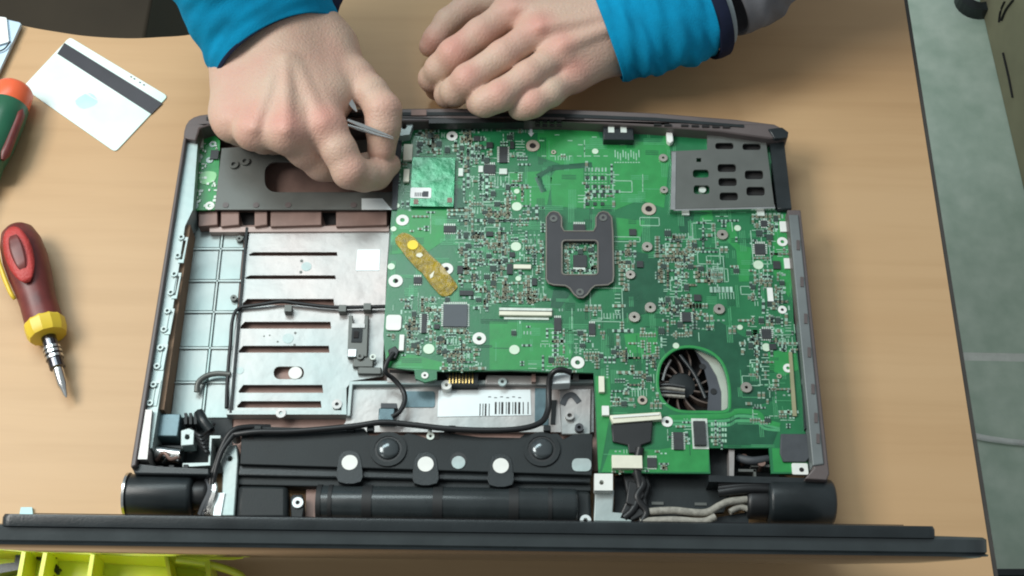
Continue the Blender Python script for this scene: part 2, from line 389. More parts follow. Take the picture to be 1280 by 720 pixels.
# --- palm-rest support plate with rounded cut-out (under the hand)
cut = rrect(415, 221, 168, 38, 14, 5)
plate = poly('support_plate', [(277, 185), (497, 172), (490, 262), (268, 262)], .0165, .018, STEEL, lap, holes=[cut], bev=.0004)
poly('plate_channel', [(318, 198), (492, 198), (490, 246), (318, 246)], .0055, .0065, COPPER, case)
for x in (282, 320, 360, 442): disc('rivet', x, 256, 4, .018, .0184, PLUM, plate, 12)
for x, y in ((292, 205), (306, 201)): disc('boss', x, y, 6, .018, .0195, STEEL, plate, 16, 3)
poly('glossy_sticker', [(452, 248), (478, 248), (490, 262), (452, 262)], .0181, .0184, LABEL, plate)
# small left board
sb = poly('side_board', [(248, 160), (262, 160), (275, 176), (272, 262), (234, 263), (236, 226)], .0165, .0178, PCBL, lap)
disc('screw_ring', 242, 257, 6, .0178, .0182, EMIG, sb, 16, 3); disc('screw_ring', 262, 257, 6, .0178, .0182, WPAD, sb, 16, 2.6)
poly('metal_tab', [(245, 161), (254, 160), (254, 184), (244, 186)], .0178, .0195, TINNED, sb, holes=[circ(249.5, 166, 2, 10)])
poly('solder_patch', spl2([(250, 218), (258, 214), (270, 216), (268, 226), (256, 230), (250, 228)], 3), .0178, .0182, mat('pale_green_mask', (.28, .62, .30), .4), sb)
for x, y in ((249, 196), (243, 230), (266, 180), (262, 200)): disc('screw_ring', x, y, 4.5, .0178, .0183, EMIG, sb, 12, 2)
box('chip', 268, 193, 10, 11, .0178, .0192, CHIP, sb)
# brown wall under the plate, with notches
poly('bay_wall', [(252, 263), (487, 263), (485, 287), (262, 287)], FLZ, .0085, COPPER, case)
for x0, x1 in ((248, 272), (276, 299), (318, 334), (338, 402), (420, 484)):
    poly('wall_block', [(x0, 264), (x1, 264), (x1, 281), (x0, 283)], .008, .0150, COPPER, case, bev=.0005)
poly('wall_top', [(262, 284), (486, 282), (486, 289), (262, 290)], .008, .0125, mat('pink_brown_paint', (.40, .31, .28), .5, .3), case)
for x0, x1 in ((299, 318), (402, 420)): poly('notch', [(x0, 266), (x1, 266), (x1+4, 281), (x0+5, 281)], .0082, .0088, DARKH, case)

# --- ribbed floor panels, left column
gx = lambda y, t: (243+(213-243)*(y-284)/231)*(1-t)+(309+(288-309)*(y-284)/231)*t
rows = [286, 311, 351, 390, 435, 478, 524]
poly('tray_base', [(240, 284), (312, 284), (290, 526), (205, 526)], .0055, FLZ-.0012, EMIG, case)
for i in range(len(rows)-1):
    for t0, t1 in ((0.0, .53), (.56, .97)):
        y0, y1 = rows[i]+1.6, rows[i+1]-1.6
        poly('tray_panel', [(gx(y0, t0)+1, y0), (gx(y0, t1)-1, y0), (gx(y1, t1)-1, y1), (gx(y1, t0)+1, y1)], FLZ-.0012, FLZ, EMIG, case, bev=.0004)
for i in range(1, len(rows)-1):
    poly('rib', [(gx(rows[i], 0), rows[i]-1.1), (gx(rows[i], .98), rows[i]-1.1), (gx(rows[i], .98), rows[i]+.9), (gx(rows[i], 0), rows[i]+.9)], FLZ-.001, FLZ+.0012, EMIG, case)
poly('rib', [(gx(286, .53), 286), (gx(286, .555), 286), (gx(520, .555), 520), (gx(520, .53), 520)], FLZ-.001, FLZ+.0012, EMIG, case)
poly('divider', [(307, 284), (310, 284), (289.5, 516), (286.5, 516)], FLZ-.001, .013, BLKM, case)
for x, y in ((299, 298), (292, 372)): disc('boss', x, y, 4.2, FLZ, .0105, STEEL, case, 14, 1.6)
tube('hook', [(246, 490, .011), (248, 478, .012), (258, 470, .012), (272, 467, .012), (288, 468, .012)], .0017, STEEL, case)

# --- bright slotted plate
slots = [((313, 422), 317.5, 2.4), ((308.5, 420), 346.5, 2.4), ((305, 418), 377.5, 4.0), ((302, 414), 406.5, 4.4), ((300, 412), 436.5, 4.4), ((300, 404), 486, 5.0), ((298, 402), 505.5, 4.2)]
holes = [[(x0+4, y-h), (x1-1, y-h), (x1, y+h), (x0-1, y+h), (x0-2, y+h-2)] for (x0, x1), y, h in slots]
holes.append(spl2(rrect(361, 466, 38, 16, 7, 3), 1))
sp = poly('slotted_plate', [(312, 290), (487, 287), (483, 345), (478, 470), (440, 476), (432, 486), (430, 516), (284, 516), (290, 440)], .0100, .0112, EMI, case, holes=holes)
poly('slot_floor', [(300, 300), (430, 300), (425, 512), (288, 512)], .0062, .0070, COPPER, case)
disc('round_pad', 369, 466, 8.5, .0068, .0116, WPAD, sp, 20)
for x, y, r in ((377, 326, 2), (376, 340, 2), (383, 333, 6.5), (369, 416, 1.6), (368, 431, 1.6), (360, 423, 7), (347, 427, 1.2), (330, 420, 1), (337, 419, 1), (300, 463, 5)):
    disc('boss', x, y, r, .0112, .0114, STEEL if r < 3 else EMIG, sp, 14)
poly('silver_sticker', [(447, 312), (475, 312), (474, 338), (445, 338)], .0112, .0115, LABEL, sp)
poly('edge_lip', [(284, 513), (430, 513), (430, 518), (283, 518)], .0060, .0128, EMIG, case)
poly('edge_lip', [(427, 486), (433, 484), (433, 518), (427, 518)], .0060, .0129, EMIG, case)
for x, y in ((351, 516), (421, 505)): disc('screw_ring', x, y, 6.5, .0110, .0135, EMI, sp, 18, 2.4)
# metal catch
ct = poly('catch_bracket', [(436, 394), (441, 394), (442, 405), (455, 405), (456, 394), (461, 394), (459, 446), (434, 446)], .0112, .0150, STEEL, lap, bev=.0005)
box('catch_window', 446, 419, 13, 17, .0150, .0156, BLKM, ct); box('catch_core', 445, 418, 6, 8, .0156, .0162, DARKH, ct)
box('catch_top', 448, 407, 16, 5, .0150, .0158, EMI, ct); box('catch_foot', 440, 441, 10, 9, .0150, .0158, LABEL, ct)
for x, y, a_, b_ in ((454, 452, 26, 13), (462, 463, 30, 8)): box('catch_base', x, y, a_, b_, .0112, .0140, STEEL, ct, bev=.0006)
disc('screw_ring', 450, 445, 4.5, .0140, .0156, STEEL, ct, 14, 2)
disc('screw_ring', 466, 446, 4, .0140, .0152, TINNED, ct, 14, 2)

# --- near-left corner hardware
ch = empty('corner_hardware', (*P(222, 550, 0)[:2], 0), parent=lap)
poly('corner_floor', [(184, 514), (290, 518), (290, 592), (176, 588)], .0056, .0066, BLKM, ch)
box('black_socket', 207, 531, 34, 28, .0068, .0195, WIND, ch, bev=.0006)
box('jack_body', 208, 566, 42, 20, .0068, .0150, BLKM, ch, bev=.001)
tube('jack_barrel', [(196, 566, .016), (226, 570, .016)], .0042, CHROME, ch, ns=14)
for x in (232, 238, 244): box('jack_fin', x, 523, 3.4, 14, .0068, .0170, BLKM, ch, rot=8)
tube('jack_wire', [(196, 575, .016), (205, 566, .021), (214, 574, .0205), (224, 571, .018)], .0012, COPPER, ch)
tube('jack_wire', [(205, 578, .016), (212, 571, .020), (222, 576, .018)], .0012, CHROME, ch)
poly('screw_tab', [(226, 538), (236, 535), (243, 538), (242, 556), (226, 557)], .012, .0215, EMIG, ch, holes=[circ(234, 546, 3, 12)], bev=.0004)
for k in range(5):
    tube('thin_wire', [(238+k*3, 536+k*5, .018), (250+k*2, 545+k*5, .022), (258+k, 540+k*6, .018), (268-k, 530+k*8, .014)], .0010, CABLE, ch, n=5, ns=6)
tube('black_lever', [(249, 516, .015), (254, 526, .017), (263, 538, .016)], .0030, BLKP, ch)
poly('divider_wall', [(262, 544), (276, 544), (276, 548), (265, 548), (263, 582), (228, 584), (228, 579), (260, 578)], .0066, .0200, EMIG, ch, bev=.0003)
for x, y, s in ((186, 583, 6), (200, 585, 7), (214, 584, 6), (232, 583, 6)): box('corner_clip', x, y, s, 5, .010, .0235, BLKM, ch)
# hinge support strip between the corner and speaker bar
hs = poly('hinge_bracket', [(272, 560), (296, 555), (298, 575), (293, 645), (276, 645), (278, 590)], .0070, .0175, EMIG, lap, bev=.0008, holes=[circ(287, 573, 2.8, 12)])
disc('screw_ring', 293, 542, 6, .0110, .0200, EMI, hs, 18, 2.2)
tube('cable', [(338, 534, .016), (310, 534, .020), (292, 538, .0225), (281, 552, .022), (270, 580, .021), (264, 600, .020), (263, 625, .018), (256, 640, .017)], .0018, CABLE, lap)
tube('cable', [(292, 543, .0225), (277, 565, .0225), (268, 595, .021), (266, 618, .018)], .0015, CABLE, lap)
for k in range(4): tube('foil_wrap', [(258+k*2.4, 596, .0185), (262+k*2.2, 612, .020), (256+k*3, 628, .019), (250+k*4, 643, .016)], .0016, CHROME if k > 1 else FOAM, lap, ns=6)
poly('foil_tab', [(270, 616), (281, 616), (276, 645), (266, 645)], .016, .0185, LABEL, lap)

# --- battery bay
bay = poly('battery_bay', [(437, 479), (742, 477), (742, 540), (420, 540), (432, 528)], .0062, .0085, EMI, lap)
poly('bay_rim', [(437, 476), (742, 474), (742, 479), (441, 481), (438, 520), (433, 520)], .0080, .0118, EMIG, bay, bev=.0004)
poly('bay_window', rrect(523, 499, 41, 20, 3, 3), .0085, .0090, WIND, bay)
lb = poly('bay_label', [(548, 488), (663, 487), (664, 519), (547, 521)], .0085, .0089, LABEL, bay)
x = 600
for wd in (1.2, 1, 2, 1, 0, 0, 2.2, 1.2, 2.6, 1, 2.4, 1, 2.2, 2.6, 1.2, 0, 1.2):
    if wd: box('barcode_bar', x, 510 if x > 615 else 512, wd, 15, .0089, .00905, INK, lb)
    x += wd+2.4
for k in range(6): box('printed_line', 612+7.5*k, 496+(k % 2), 3.5, 1.0, .0089, .00904, FOAM, lb)
poly('bay_gap', [(487, 462), (742, 464), (742, 478), (487, 478)], .0060, .0068, DARKH, bay)
poly('bay_strip', [(608, 469), (690, 470), (690, 481), (606, 480)], .0068, .0122, EMI, bay, bev=.0006); disc('screw_ring', 628, 477, 5.5, .0122, .0140, EMIG, bay, 16, 2.4)
poly('bay_strip', [(484, 466), (520, 468), (520, 479), (484, 478)], .0068, .0120, EMI, bay)
disc('screw_ring', 558, 481, 6.5, .0085, .0138, WPAD, bay, 18, 2.4)
pc = poly('power_connector', [(553, 463), (598, 464), (597, 481), (566, 481)], .0068, .0150, BLKM, lap)
for k in range(8): box('contact_pin', 562+4.1*k, 472, 1.6, 14, .0150, .0156, GOLD, pc)
box('dark_gap', 677, 508, 17, 46, .0085, .0092, WIND, bay); poly('dark_gap', [(690, 500), (696, 500), (694, 530), (688, 530)], .0085, .0093, BLKM, bay)
poly('bay_corner', [(699, 486), (739, 485), (738, 543), (702, 543)], .0085, .0115, EMI, bay, bev=.0006)
tube('bay_mark', [(703, 506, .0117), (708, 496, .0117), (716, 494, .0117), (724, 503, .0117)], .0018, FOAM, bay, flat=.1)
disc('screw_ring', 712, 519, 6, .0115, .0140, EMI, bay, 18, 3); disc('screw_ring', 724, 534, 5.5, .0115, .0145, FOAM, bay, 18, 2.4)
poly('metal_clip', [(689, 466), (713, 466), (713, 479), (690, 480)], .0130, .0215, LABEL, bay, bev=.0006)
box('metal_clip', 667, 472, 5, 10, .0122, .0150, COPPER, bay); box('metal_clip', 720, 472, 7, 8, .0100, .0130, EMI, bay)

# --- speaker bar
bar = poly('speaker_bar', [(302, 537), (330, 533), (360, 534), (455, 535), (462, 544), (504, 544), (510, 540), (535, 548), (552, 540), (600, 546), (650, 547), (656, 542), (698, 542), (704, 549), (716, 543), (741, 542), (740, 594), (300, 580)], .010, .0200, BLKM, lap, bev=.0008)
poly('bar_step', [(299, 581), (739, 595), (738, 604), (297, 594)], .008, .0170, BLKP, bar, bev=.0008)
poly('bar_ledge', [(297, 595), (739, 605), (739, 614), (297, 606)], .007, .0140, BLKM, bar, bev=.0006)
for cx in (485, 677):
    disc('speaker_ring', cx, 561, 23, .0195, .0212, BLKM, bar, 28, 17.5)
    disc('speaker_surround', cx, 561, 17.5, .0195, .0207, CABLE, bar, 28)
    c_ = P(cx, 561, .0207); m_ = mpp(cx, 561, .0207)[0]*14.5
    pr = [(.0030*math.cos(t), m_*math.sin(t)) for t in np.linspace(0.02, math.pi/2, 9)]
    V, F = lathe(pr, 26); V = np.c_[V[:, 1], V[:, 2], V[:, 0]]+c_
    add('speaker_dome', V, F, mat('dome_film', (.085, .10, .105), .16, .5), bar, smooth=True)
for cx, cy, r in ((437, 578, 10), (532, 580, 10), (626, 582, 10), (573, 578, 8.5)):
    if r == 10:
        poly('magnet_seat', spl2([(cx-15, cy+2), (cx-11, cy-11), (cx, cy-15), (cx+11, cy-11), (cx+15, cy+2), (cx+14, cy+24), (cx-14, cy+24)], 3), .0165, .0204, BLKP, bar, bev=.0004)
    else: disc('magnet_seat', cx, cy-3, 10.5, .0195, .0202, CABLE, bar, 20)
    disc('white_pad_or_glint', cx, cy, r, .0200, .0207 if r == 10 else .0206, WPAD if r == 10 else EMIG, bar, 22)
poly('slot_cover', rrect(727, 581, 24, 16, 6, 3), .0200, .0204, EMIG, bar)
for x, y in ((313, 546), (545, 546), (559, 541)): box('bar_hole', x, y, 8, 6, .0200, .0203, DARKH, bar)
disc('screw_ring', 538, 545, 5, .0150, .0206, TINNED, bar, 16, 2); tube('bar_stud', [(537, 543, .019), (538, 533, .021)], .0012, TINNED, bar)
for x in (322, 438, 463, 565, 684): box('cable_clip', x, 535, 9, 7, .0190, .0230, BLKM, bar, bev=.0004)
box('plug_block', 483, 518, 20, 16, .0085, .0170, WIND, lap, bev=.0006); box('plug_slot', 486, 507, 20, 6, .0085, .0150, FOAM, lap)
tube('cable', [(283, 545, .021), (318, 540, .0235), (370, 539, .0235), (440, 533, .0240), (478, 528, .0245), (515, 531, .0240), (560, 536, .0240), (610, 538, .0240), (650, 536, .0235), (676, 528, .0220), (685, 512, .0190), (686, 492, .0190), (687, 474, .0225), (692, 465, .0260), (702, 462, .0265), (714, 466, .0250)], .0018, CABLE, lap, n=7)
tube('cable', [(492, 441, .0235), (484, 453, .0240), (482, 465, .0220), (492, 474, .0180), (503, 487, .0160), (506, 500, .0165), (500, 514, .0175), (490, 521, .0175)], .0015, CABLE, lap)
tube('cable', [(300, 384, .0135), (330, 380, .0142), (352, 377, .0145), (370, 379, .0142), (420, 384, .0140), (488, 383, .0145)], .0012, CABLE, lap)
tube('cable', [(300, 385, .0135), (294, 390, .0140), (290, 404, .0140), (288, 430, .0130), (286, 450, .0125), (284, 480, .0120), (283, 510, .0140)], .0011, CABLE, lap)
for x, y in ((360, 385), (428, 385), (459, 383)): box('cable_clip', x, y, 9, 8, .0112, .0165, STEEL, lap)

# --- near row: battery latch box, cylinder bar, hinge barrels
lb2 = poly('latch_box', [(297, 606), (360, 607), (360, 648), (294, 648)], .006, .0170, BLKM, lap, bev=.0025)
poly('screw_tab', [(363, 622), (366, 618), (378, 618), (380, 636), (378, 648), (364, 648)], .008, .0165, BLKM, lap, bev=.0006)
disc('screw_ring', 372, 628, 7, .0165, .0178, LABEL, lap, 18, 2.8)
poly('brown_gap', [(383, 602), (397, 602), (395, 650), (382, 650)], .0065, .0090, COPPER, lap)
def barrel(name, x0, x1, y, z, rad, m, parent, segs=()):
    a_, b_ = P(x0, y, z), P(x1, y, z); b_[1] = a_[1]+(b_[0]-a_[0])*math.tan(YAW)
    L_ = np.linalg.norm(b_-a_)
    pr = [(0, rad*.45), (0, rad*.82), (.0004, rad*.90), (.0012, rad*.97), (.0025, rad)]
    for f0, f1 in segs:
        pr += [(L_*f0, rad), (L_*f0+.0002, rad*1.05), (L_*f1-.0002, rad*1.05), (L_*f1, rad)]
    pr += [(L_-.0025, rad), (L_-.0012, rad*.97), (L_-.0004, rad*.90), (L_, rad*.82), (L_, rad*.45)]
    V, F = lathe(pr, 36); V = place_axis(V, a_, b_)
    return smooth_by_angle(add(name, V, F, m, parent), 35), a_, b_
cyl, a_, b_ = barrel('cylinder_bar', 397, 722, 630, .0115, .0104, mat('satin_black_tube', (.026, .033, .035), .27, 0, .15, 60, .1, 900), lap)
for f0, f1 in ((.0, .018), (.045, .06), (.175, .212), (.445, .482), (.735, .772), (.885, .90)):
    L_ = np.linalg.norm(b_-a_); V, F = lathe([(L_*f0, .0098), (L_*f0, .0108), (L_*f1, .0108), (L_*f1, .0098)], 36)
    smooth_by_angle(add('tube_band', place_axis(V, a_, b_), F, mat('band_black', (.016, .018, .019), .6) if 'band_black' not in bpy.data.materials else bpy.data.materials['band_black'], cyl), 30)
poly('bar_end', [(712, 612), (738, 613), (740, 650), (712, 650)], .006, .0160, BLKM, lap, bev=.002)
disc('screw_ring', 732, 650, 7, .0150, .0178, LABEL, lap, 18, 3)
poly('end_bracket', [(744, 612), (768, 612), (766, 640), (790, 642), (790, 655), (742, 655)], .007, .0165, EMIG, lap, bev=.0006)
hb, a_, b_ = barrel('hinge_barrel', 160, 243, 619, .0140, .0118, BLKP, lap)
V, F = lathe([(0, .0126), (.0014, .0126), (.0014, .0105), (0, .0105)], 30)
smooth_by_angle(add('end_ring', place_axis(V, a_+np.array([-.0006, 0, 0]), b_), F, CHROME, hb))
hb2, a_, b_ = barrel('hinge_barrel', 958, 1041, 627, .0140, .0128, BLKP, lap)
barrel('hinge_core', 236, 262, 619, .0135, .0085, CABLE, lap); barrel('hinge_core', 932, 962, 630, .0135, .0085, CABLE, lap)

# --- right near corner under the board
rc = empty('corner_hardware', (*P(900, 600, 0)[:2], 0), parent=lap)
poly('black_sheet', [(768, 594), (888, 592), (888, 560), (914, 560), (914, 612), (905, 640), (800, 648), (768, 640)], .0080, .0110, BLKM, rc)
poly('corner_floor', [(905, 556), (972, 556), (975, 612), (905, 612)], .0056, .0066, BLKM, rc)
poly('steel_post', [(911, 562), (918, 562), (917, 612), (912, 612)], .0070, .0185, EMI, rc)
for x, y, a_, b_ in ((934, 588, 22, 3), (944, 598, 3, 22), (930, 604, 30, 3), (952, 582, 26, 3)): box('cast_rib', x, y, a_, b_, .0066, .0150, STEEL, rc)
disc('screw_head', 952, 578, 5, .0080, .0170, COPPER, rc, 14); disc('screw_head', 930, 572, 5, .0080, .0150, COPPER, rc, 14)
tube('cast_arm', [(922, 572, .013), (940, 576, .016), (960, 574, .015)], .0025, FOAM, rc)
for k in range(3): tube('loom_wire', [(898, 606+5*k, .0185), (928, 604+4*k, .0205), (960, 602+5*k, .020), (985, 606+6*k, .018)], .0028, CABLE, rc)
tube('braided_cable', [(808, 640, .0150), (840, 638, .0170), (880, 641, .0175), (900, 632, .0185), (912, 627, .0185), (940, 624, .018)], .0022, GREYC, rc)
tube('braided_cable', [(800, 652, .0150), (840, 650, .0170), (878, 652, .0180), (894, 646, .0185)], .0022, GREYC, rc)
tube('braided_cable', [(912, 640, .0165), (926, 634, .0165), (948, 640, .0165), (962, 634, .016)], .0018, GREYC, rc)
tube('loom_wire', [(800, 560, .0225), (796, 585, .0200), (800, 612, .0170), (792, 636, .0160), (780, 648, .0150)], .0026, CABLE, rc)
tube('loom_wire', [(792, 590, .0190), (804, 604, .0180), (796, 622, .0175), (808, 640, .0160), (800, 655, .0150)], .0022, CABLE, rc)
poly('tape_wrap', [(778, 588), (808, 587), (814, 606), (808, 622), (812, 640), (790, 652), (772, 648), (784, 622)], .012, .0165, CABLE, rc, bev=.001)
poly('tape_wrap', [(786, 600), (802, 604), (806, 618), (794, 634), (782, 628)], .0165, .0185, CABLE, rc, bev=.0008)
for x, y in ((822, 629), (876, 630)): box('sheet_tab', x, y, 15, 3.5, .0110, .0116, STEEL, rc)
poly('clip_bar', [(888, 648), (935, 640), (936, 656), (888, 656)], .0070, .0130, BLKP, rc)

# ------------------------------------------------------------------ motherboard
OUT = [(497, 178), (514, 166), (528, 155), (640, 153), (740, 158), (832, 160), (840, 165), (962, 172), (966, 262), (985, 265), (989, 330), (992, 400), (1000, 470), (1006, 530), (1011, 592), (964, 592), (961, 560), (886, 560), (888, 592), (766, 591), (748, 591), (742, 466), (690, 465), (640, 463), (546, 464), (546, 474), (531, 478), (519, 473), (518, 463), (483, 459), (479, 420), (483, 360), (486, 310), (490, 260)]
FAN = spl2([(824, 470), (829, 452), (843, 439), (862, 435), (884, 440), (900, 453), (908, 474), (910, 500), (906, 512), (880, 513), (850, 512), (833, 503), (825, 488)], 4)
mb = poly('motherboard', OUT, BZ-.0016, BZ, PCB, lap, holes=[FAN])
OCC = []
def occ(x, y, w_, h_, pad=2): OCC.append((x-w_/2-pad, y-h_/2-pad, x+w_/2+pad, y+h_/2+pad))
def sheet(name, pts, m, dz): return poly(name, pts, BZ, BZ+dz, m, mb)
# copper pour areas (slightly raised mask, lighter) and bare zones (darker)
for pts in ([(672, 164), (745, 160), (752, 176), (826, 178), (834, 160), (838, 188), (830, 260), (800, 250), (770, 262), (690, 258), (688, 222), (700, 205), (672, 195)],
            [(637, 216), (676, 214), (690, 222), (684, 256), (640, 262)], [(497, 262), (560, 262), (556, 300), (530, 318), (512, 316), (487, 318), (490, 300)],
            [(612, 402), (690, 404), (716, 440), (708, 462), (612, 462)], [(483, 440), (520, 444), (560, 455), (560, 463), (484, 459)],
            [(744, 470), (762, 470), (764, 510), (750, 588), (748, 586)], [(762, 562), (824, 562), (886, 552), (886, 590), (752, 590)],
            [(876, 270), (890, 266), (892, 276), (874, 278)], [(908, 280), (914, 276), (924, 300), (922, 305), (940, 310), (936, 352), (924, 352), (920, 312), (908, 300)],
            [(966, 268), (984, 268), (990, 360), (986, 372), (966, 340)], [(965, 560), (1008, 562), (1009, 590), (967, 590)],
            [(770, 272), (806, 276), (800, 300), (772, 300)], [(780, 418), (822, 414), (820, 440), (796, 452), (784, 440)], [(960, 440), (994, 436), (998, 462), (980, 470), (962, 462)]):
    sheet('copper_area', pts, PCBL, .00012)
for pts in ([(782, 312), (834, 322), (838, 352), (826, 388), (770, 400), (782, 352)], [(688, 188), (760, 186), (830, 190), (838, 200), (828, 214), (812, 196), (760, 192), (690, 194)],
            [(850, 400), (900, 402), (928, 420), (976, 436), (960, 440), (958, 470), (968, 500), (930, 512), (914, 510), (910, 470), (896, 448), (860, 432), (832, 442), (822, 420)],
            [(846, 268), (868, 268), (862, 292), (850, 290)], [(556, 262), (592, 258), (590, 280), (560, 284)], [(662, 232), (680, 232), (678, 262), (664, 266)],
            [(692, 360), (716, 362), (700, 386), (688, 384)], [(568, 236), (580, 234), (584, 262), (566, 262)], [(896, 518), (960, 520), (972, 540), (966, 556), (900, 556)]):
    sheet('bare_area', pts, PCBD, .00010)
for x0, y0, x1, y1 in ((672, 221, 690, 210), (690, 210, 740, 206), (680, 240, 672, 221)):
    tube('dark_trace', [(x0, y0, BZ+.0001), (x1, y1, BZ+.0001)], .0022, PCBD, mb, flat=.06, ns=6)
# fan-hole border and routed edge band
c = spline(np.array([P(x, y, BZ+.0001) for x, y in [(p[0]*1.0+(p[0]-866)*.05, p[1]+(p[1]-473)*.05) for p in FAN]]), 1, True)
V, F = tube_mesh(np.vstack([c, c[:1]]), .0008, 6, .12); add('hole_border', V, F, PCBL, mb)
for off in (0, 6, 12):
    tube('long_trace', [(836, 522+off*.7, BZ+.0001), (905, 520+off, BZ+.0001), (922, 514+off, BZ+.0001), (946, 516+off, BZ+.0001), (956, 526+off*.8, BZ+.0001), (975, 532+off*.5, BZ+.0001)], .0008 if off else .0016, PCBL if not off else TRACE, mb, flat=.08, ns=6)

def chip(x, y, w_, h_, hgt=.0014, m=CHIP, pins=None, rot=0, name='chip'):
    o = box(name, x, y, w_, h_, BZ, BZ+hgt, m, mb, rot=rot, bev=.0001); occ(x, y, w_, h_)
    if pins:
        n = max(3, int(w_/2.2)); k = max(3, int(h_/2.2)); V, F = [], []
        def pin(px, py, pw, ph):
            c_ = P(px, py, BZ+.0004); mx, my = mpp(px, py, BZ); v, f = prism(rrect(c_[0], c_[1], pw*mx, ph*my), [], BZ+.0001, BZ+.0004)
            o_ = len(V); V.extend(v); F.extend([tuple(i+o_ for i in q_) for q_ in f])
        if pins in ('all', 'tb'):
            for i in range(n):
                for s in (-1, 1): pin(x-w_/2+(i+.5)*w_/n, y+s*(h_/2+1.2), w_/n*.6, 2.6)
        if pins in ('all', 'lr'):
            for i in range(k):
                for s in (-1, 1): pin(x+s*(w_/2+1.2), y-h_/2+(i+.5)*h_/k, 2.6, h_/k*.6)
        q_ = add('pin_row', V, F, TINNED, mb, kind='stuff')
    return o
chip(569, 394, 30, 28, .0016, CHIPG, 'all')
for a in [(612, 211, 14, 11, 'tb'), (629, 193, 10, 20, 'lr'), (950, 311, 13, 13, 'all'), (958, 417, 12, 12, 'all'), (858, 396, 11, 12, 'lr'), (740, 411, 8, 14, 'tb'), (697, 405, 9, 16, 'tb'),
          (848, 551, 12, 22, 'lr'), (522, 350, 10, 8, 'tb'), (583, 366, 17, 6, None), (562, 286, 15, 8, 'tb'), (637, 336, 7, 13, None), (530, 404, 6, 24, 'lr'), (546, 408, 7, 6, None), (640, 181, 5, 9, None), (596, 173, 8, 6, None),
          (791, 290, 9, 8, None), (724, 285, 15, 10, 'tb'), (971, 331, 9, 10, None), (955, 279, 8, 7, 'all'), (966, 433, 9, 7, None), (872, 372, 9, 8, None), (815, 578, 12, 12, 'tb'), (668, 352, 6, 9, None), (800, 330, 8, 8, None), (612, 181, 8, 7, None), (640, 318, 7, 6, None), (575, 337, 7, 10, None), (612, 292, 9, 6, None)]:
    chip(*a[:4], .0011, CHIP, a[4])
# inductor with silver frame
box('inductor_frame', 875, 542, 20, 38, BZ, BZ+.0006, TINNED, mb); chip(875, 541, 15, 30, .0028, CHIP, None, name='inductor'); occ(875, 542, 22, 40)
# top block with two contacts
blk = box('black_block', 773, 166, 38, 17, BZ, BZ+.0060, BLKP, mb, bev=.0004); occ(773, 168, 42, 24)
for x in (764, 779.5): box('contact', x, 162, 7.5, 7, BZ+.0060, BZ+.0066, TINNED, mb)
# connectors
for x, y, w_, h_, h, m in ((510, 190, 11, 20, .0022, CREAM), (508, 219, 7, 16, .0022, CREAM), (653, 333, 22, 5, .0018, CREAM), (502, 428, 6, 20, .0022, WPAD), (752, 480, 7, 20, .0025, CREAM), (757, 513, 9, 12, .0025, WPAD),
                          (979, 283, 8, 13, .0012, WPAD), (984, 329, 7, 13, .0012, WPAD), (963, 368, 7, 17, .0012, WPAD), (784, 577, 38, 16, .0035, CREAM), (629, 214, 10, 7, .0012, TINNED), (576, 215, 6, 10, .0012, TINNED), (601, 211, 6, 8, .001, TINNED)):
    box('connector', x, y, w_, h_, BZ, BZ+h, m, mb, bev=.0002); occ(x, y, w_, h_)
box('connector', 657, 391.5, 66, 5, BZ, BZ+.0024, CREAM, mb, bev=.0003); box('connector_latch', 657, 386.5, 66, 3, BZ, BZ+.0018, TINNED, mb); box('connector_base', 657, 388.9, 66, 1.6, BZ, BZ+.0012, CHIP, mb); box('connector_pins', 658, 398, 56, 2.6, BZ, BZ+.0006, TINNED, mb); occ(657, 391, 70, 18)
box('lug', 492, 403, 19, 19, BZ, BZ+.0012, WPAD, mb, r=4); occ(492, 403, 20, 20)
fc_ = poly('ribbon_connector', [(762, 519), (826, 515), (828, 524), (766, 529)], BZ, BZ+.0035, CREAM, mb, bev=.0004); OCC.append((758, 510, 832, 562))
poly('connector_bar', [(766, 520), (824, 516.5), (824, 518.5), (766, 522.5)], BZ+.0035, BZ+.0042, WPAD, mb)
poly('black_tape', [(764, 530), (816, 526), (814, 552), (802, 556), (800, 566), (786, 566), (785, 556), (766, 552)], BZ, BZ+.0022, CABLE, mb, bev=.0005)
poly('tape_patch', [(976, 542), (1009, 542), (1012, 572), (1008, 577), (979, 577), (975, 566)], BZ, BZ+.0016, FOAM, mb, bev=.0005); OCC.append((972, 538, 1014, 580))
box('corner_pad', 1000, 586, 20, 14, BZ, BZ+.0009, WPAD, mb, r=2); disc('pad_hole', 1002, 587, 3, BZ+.0009, BZ+.0011, DARKH, mb, 12); occ(1000, 586, 24, 18)
poly('corner_pad', [(743, 592), (766, 592), (766, 613), (743, 613)], .016, BZ+.0012, WPAD, mb, holes=[circ(752, 603, 3, 12)])
poly('white_cap', [(833, 165), (841, 165), (842, 176), (838, 179), (834, 176)], BZ, BZ+.0040, WPAD, mb, bev=.0006)
poly('printed_arrow', [(662, 160), (665.5, 160), (665.5, 166), (667.5, 166), (664, 171), (660, 166), (662, 166)], BZ+.0002, BZ+.0004, LABEL, mb)
# glossy modem card with a label
mc = box('daughter_card', 541, 227, 54, 61, BZ+.0016, BZ+.0026, mat('glossy_green_card', (.03, .24, .11), .2, .15, .3, 110, .35, 110, rvar=.05, bdist=.0012), mb); occ(541, 227, 56, 64)
box('card_sticker', 526, 241, 26, 13, BZ+.0026, BZ+.0029, PAPER, mb, r=2); box('sticker_print', 532, 242.5, 7, 7, BZ+.0029, BZ+.0030, FOAM, mb)
for k in range(5): box('sticker_print', 519+2.2*k, 243, 1.1, 5, BZ+.0029, BZ+.0030, FOAM, mb)
for k in range(2): box('card_post', 520+42*k, 252-2*k, 6, 6, BZ, BZ+.0028, COPPER, mb)
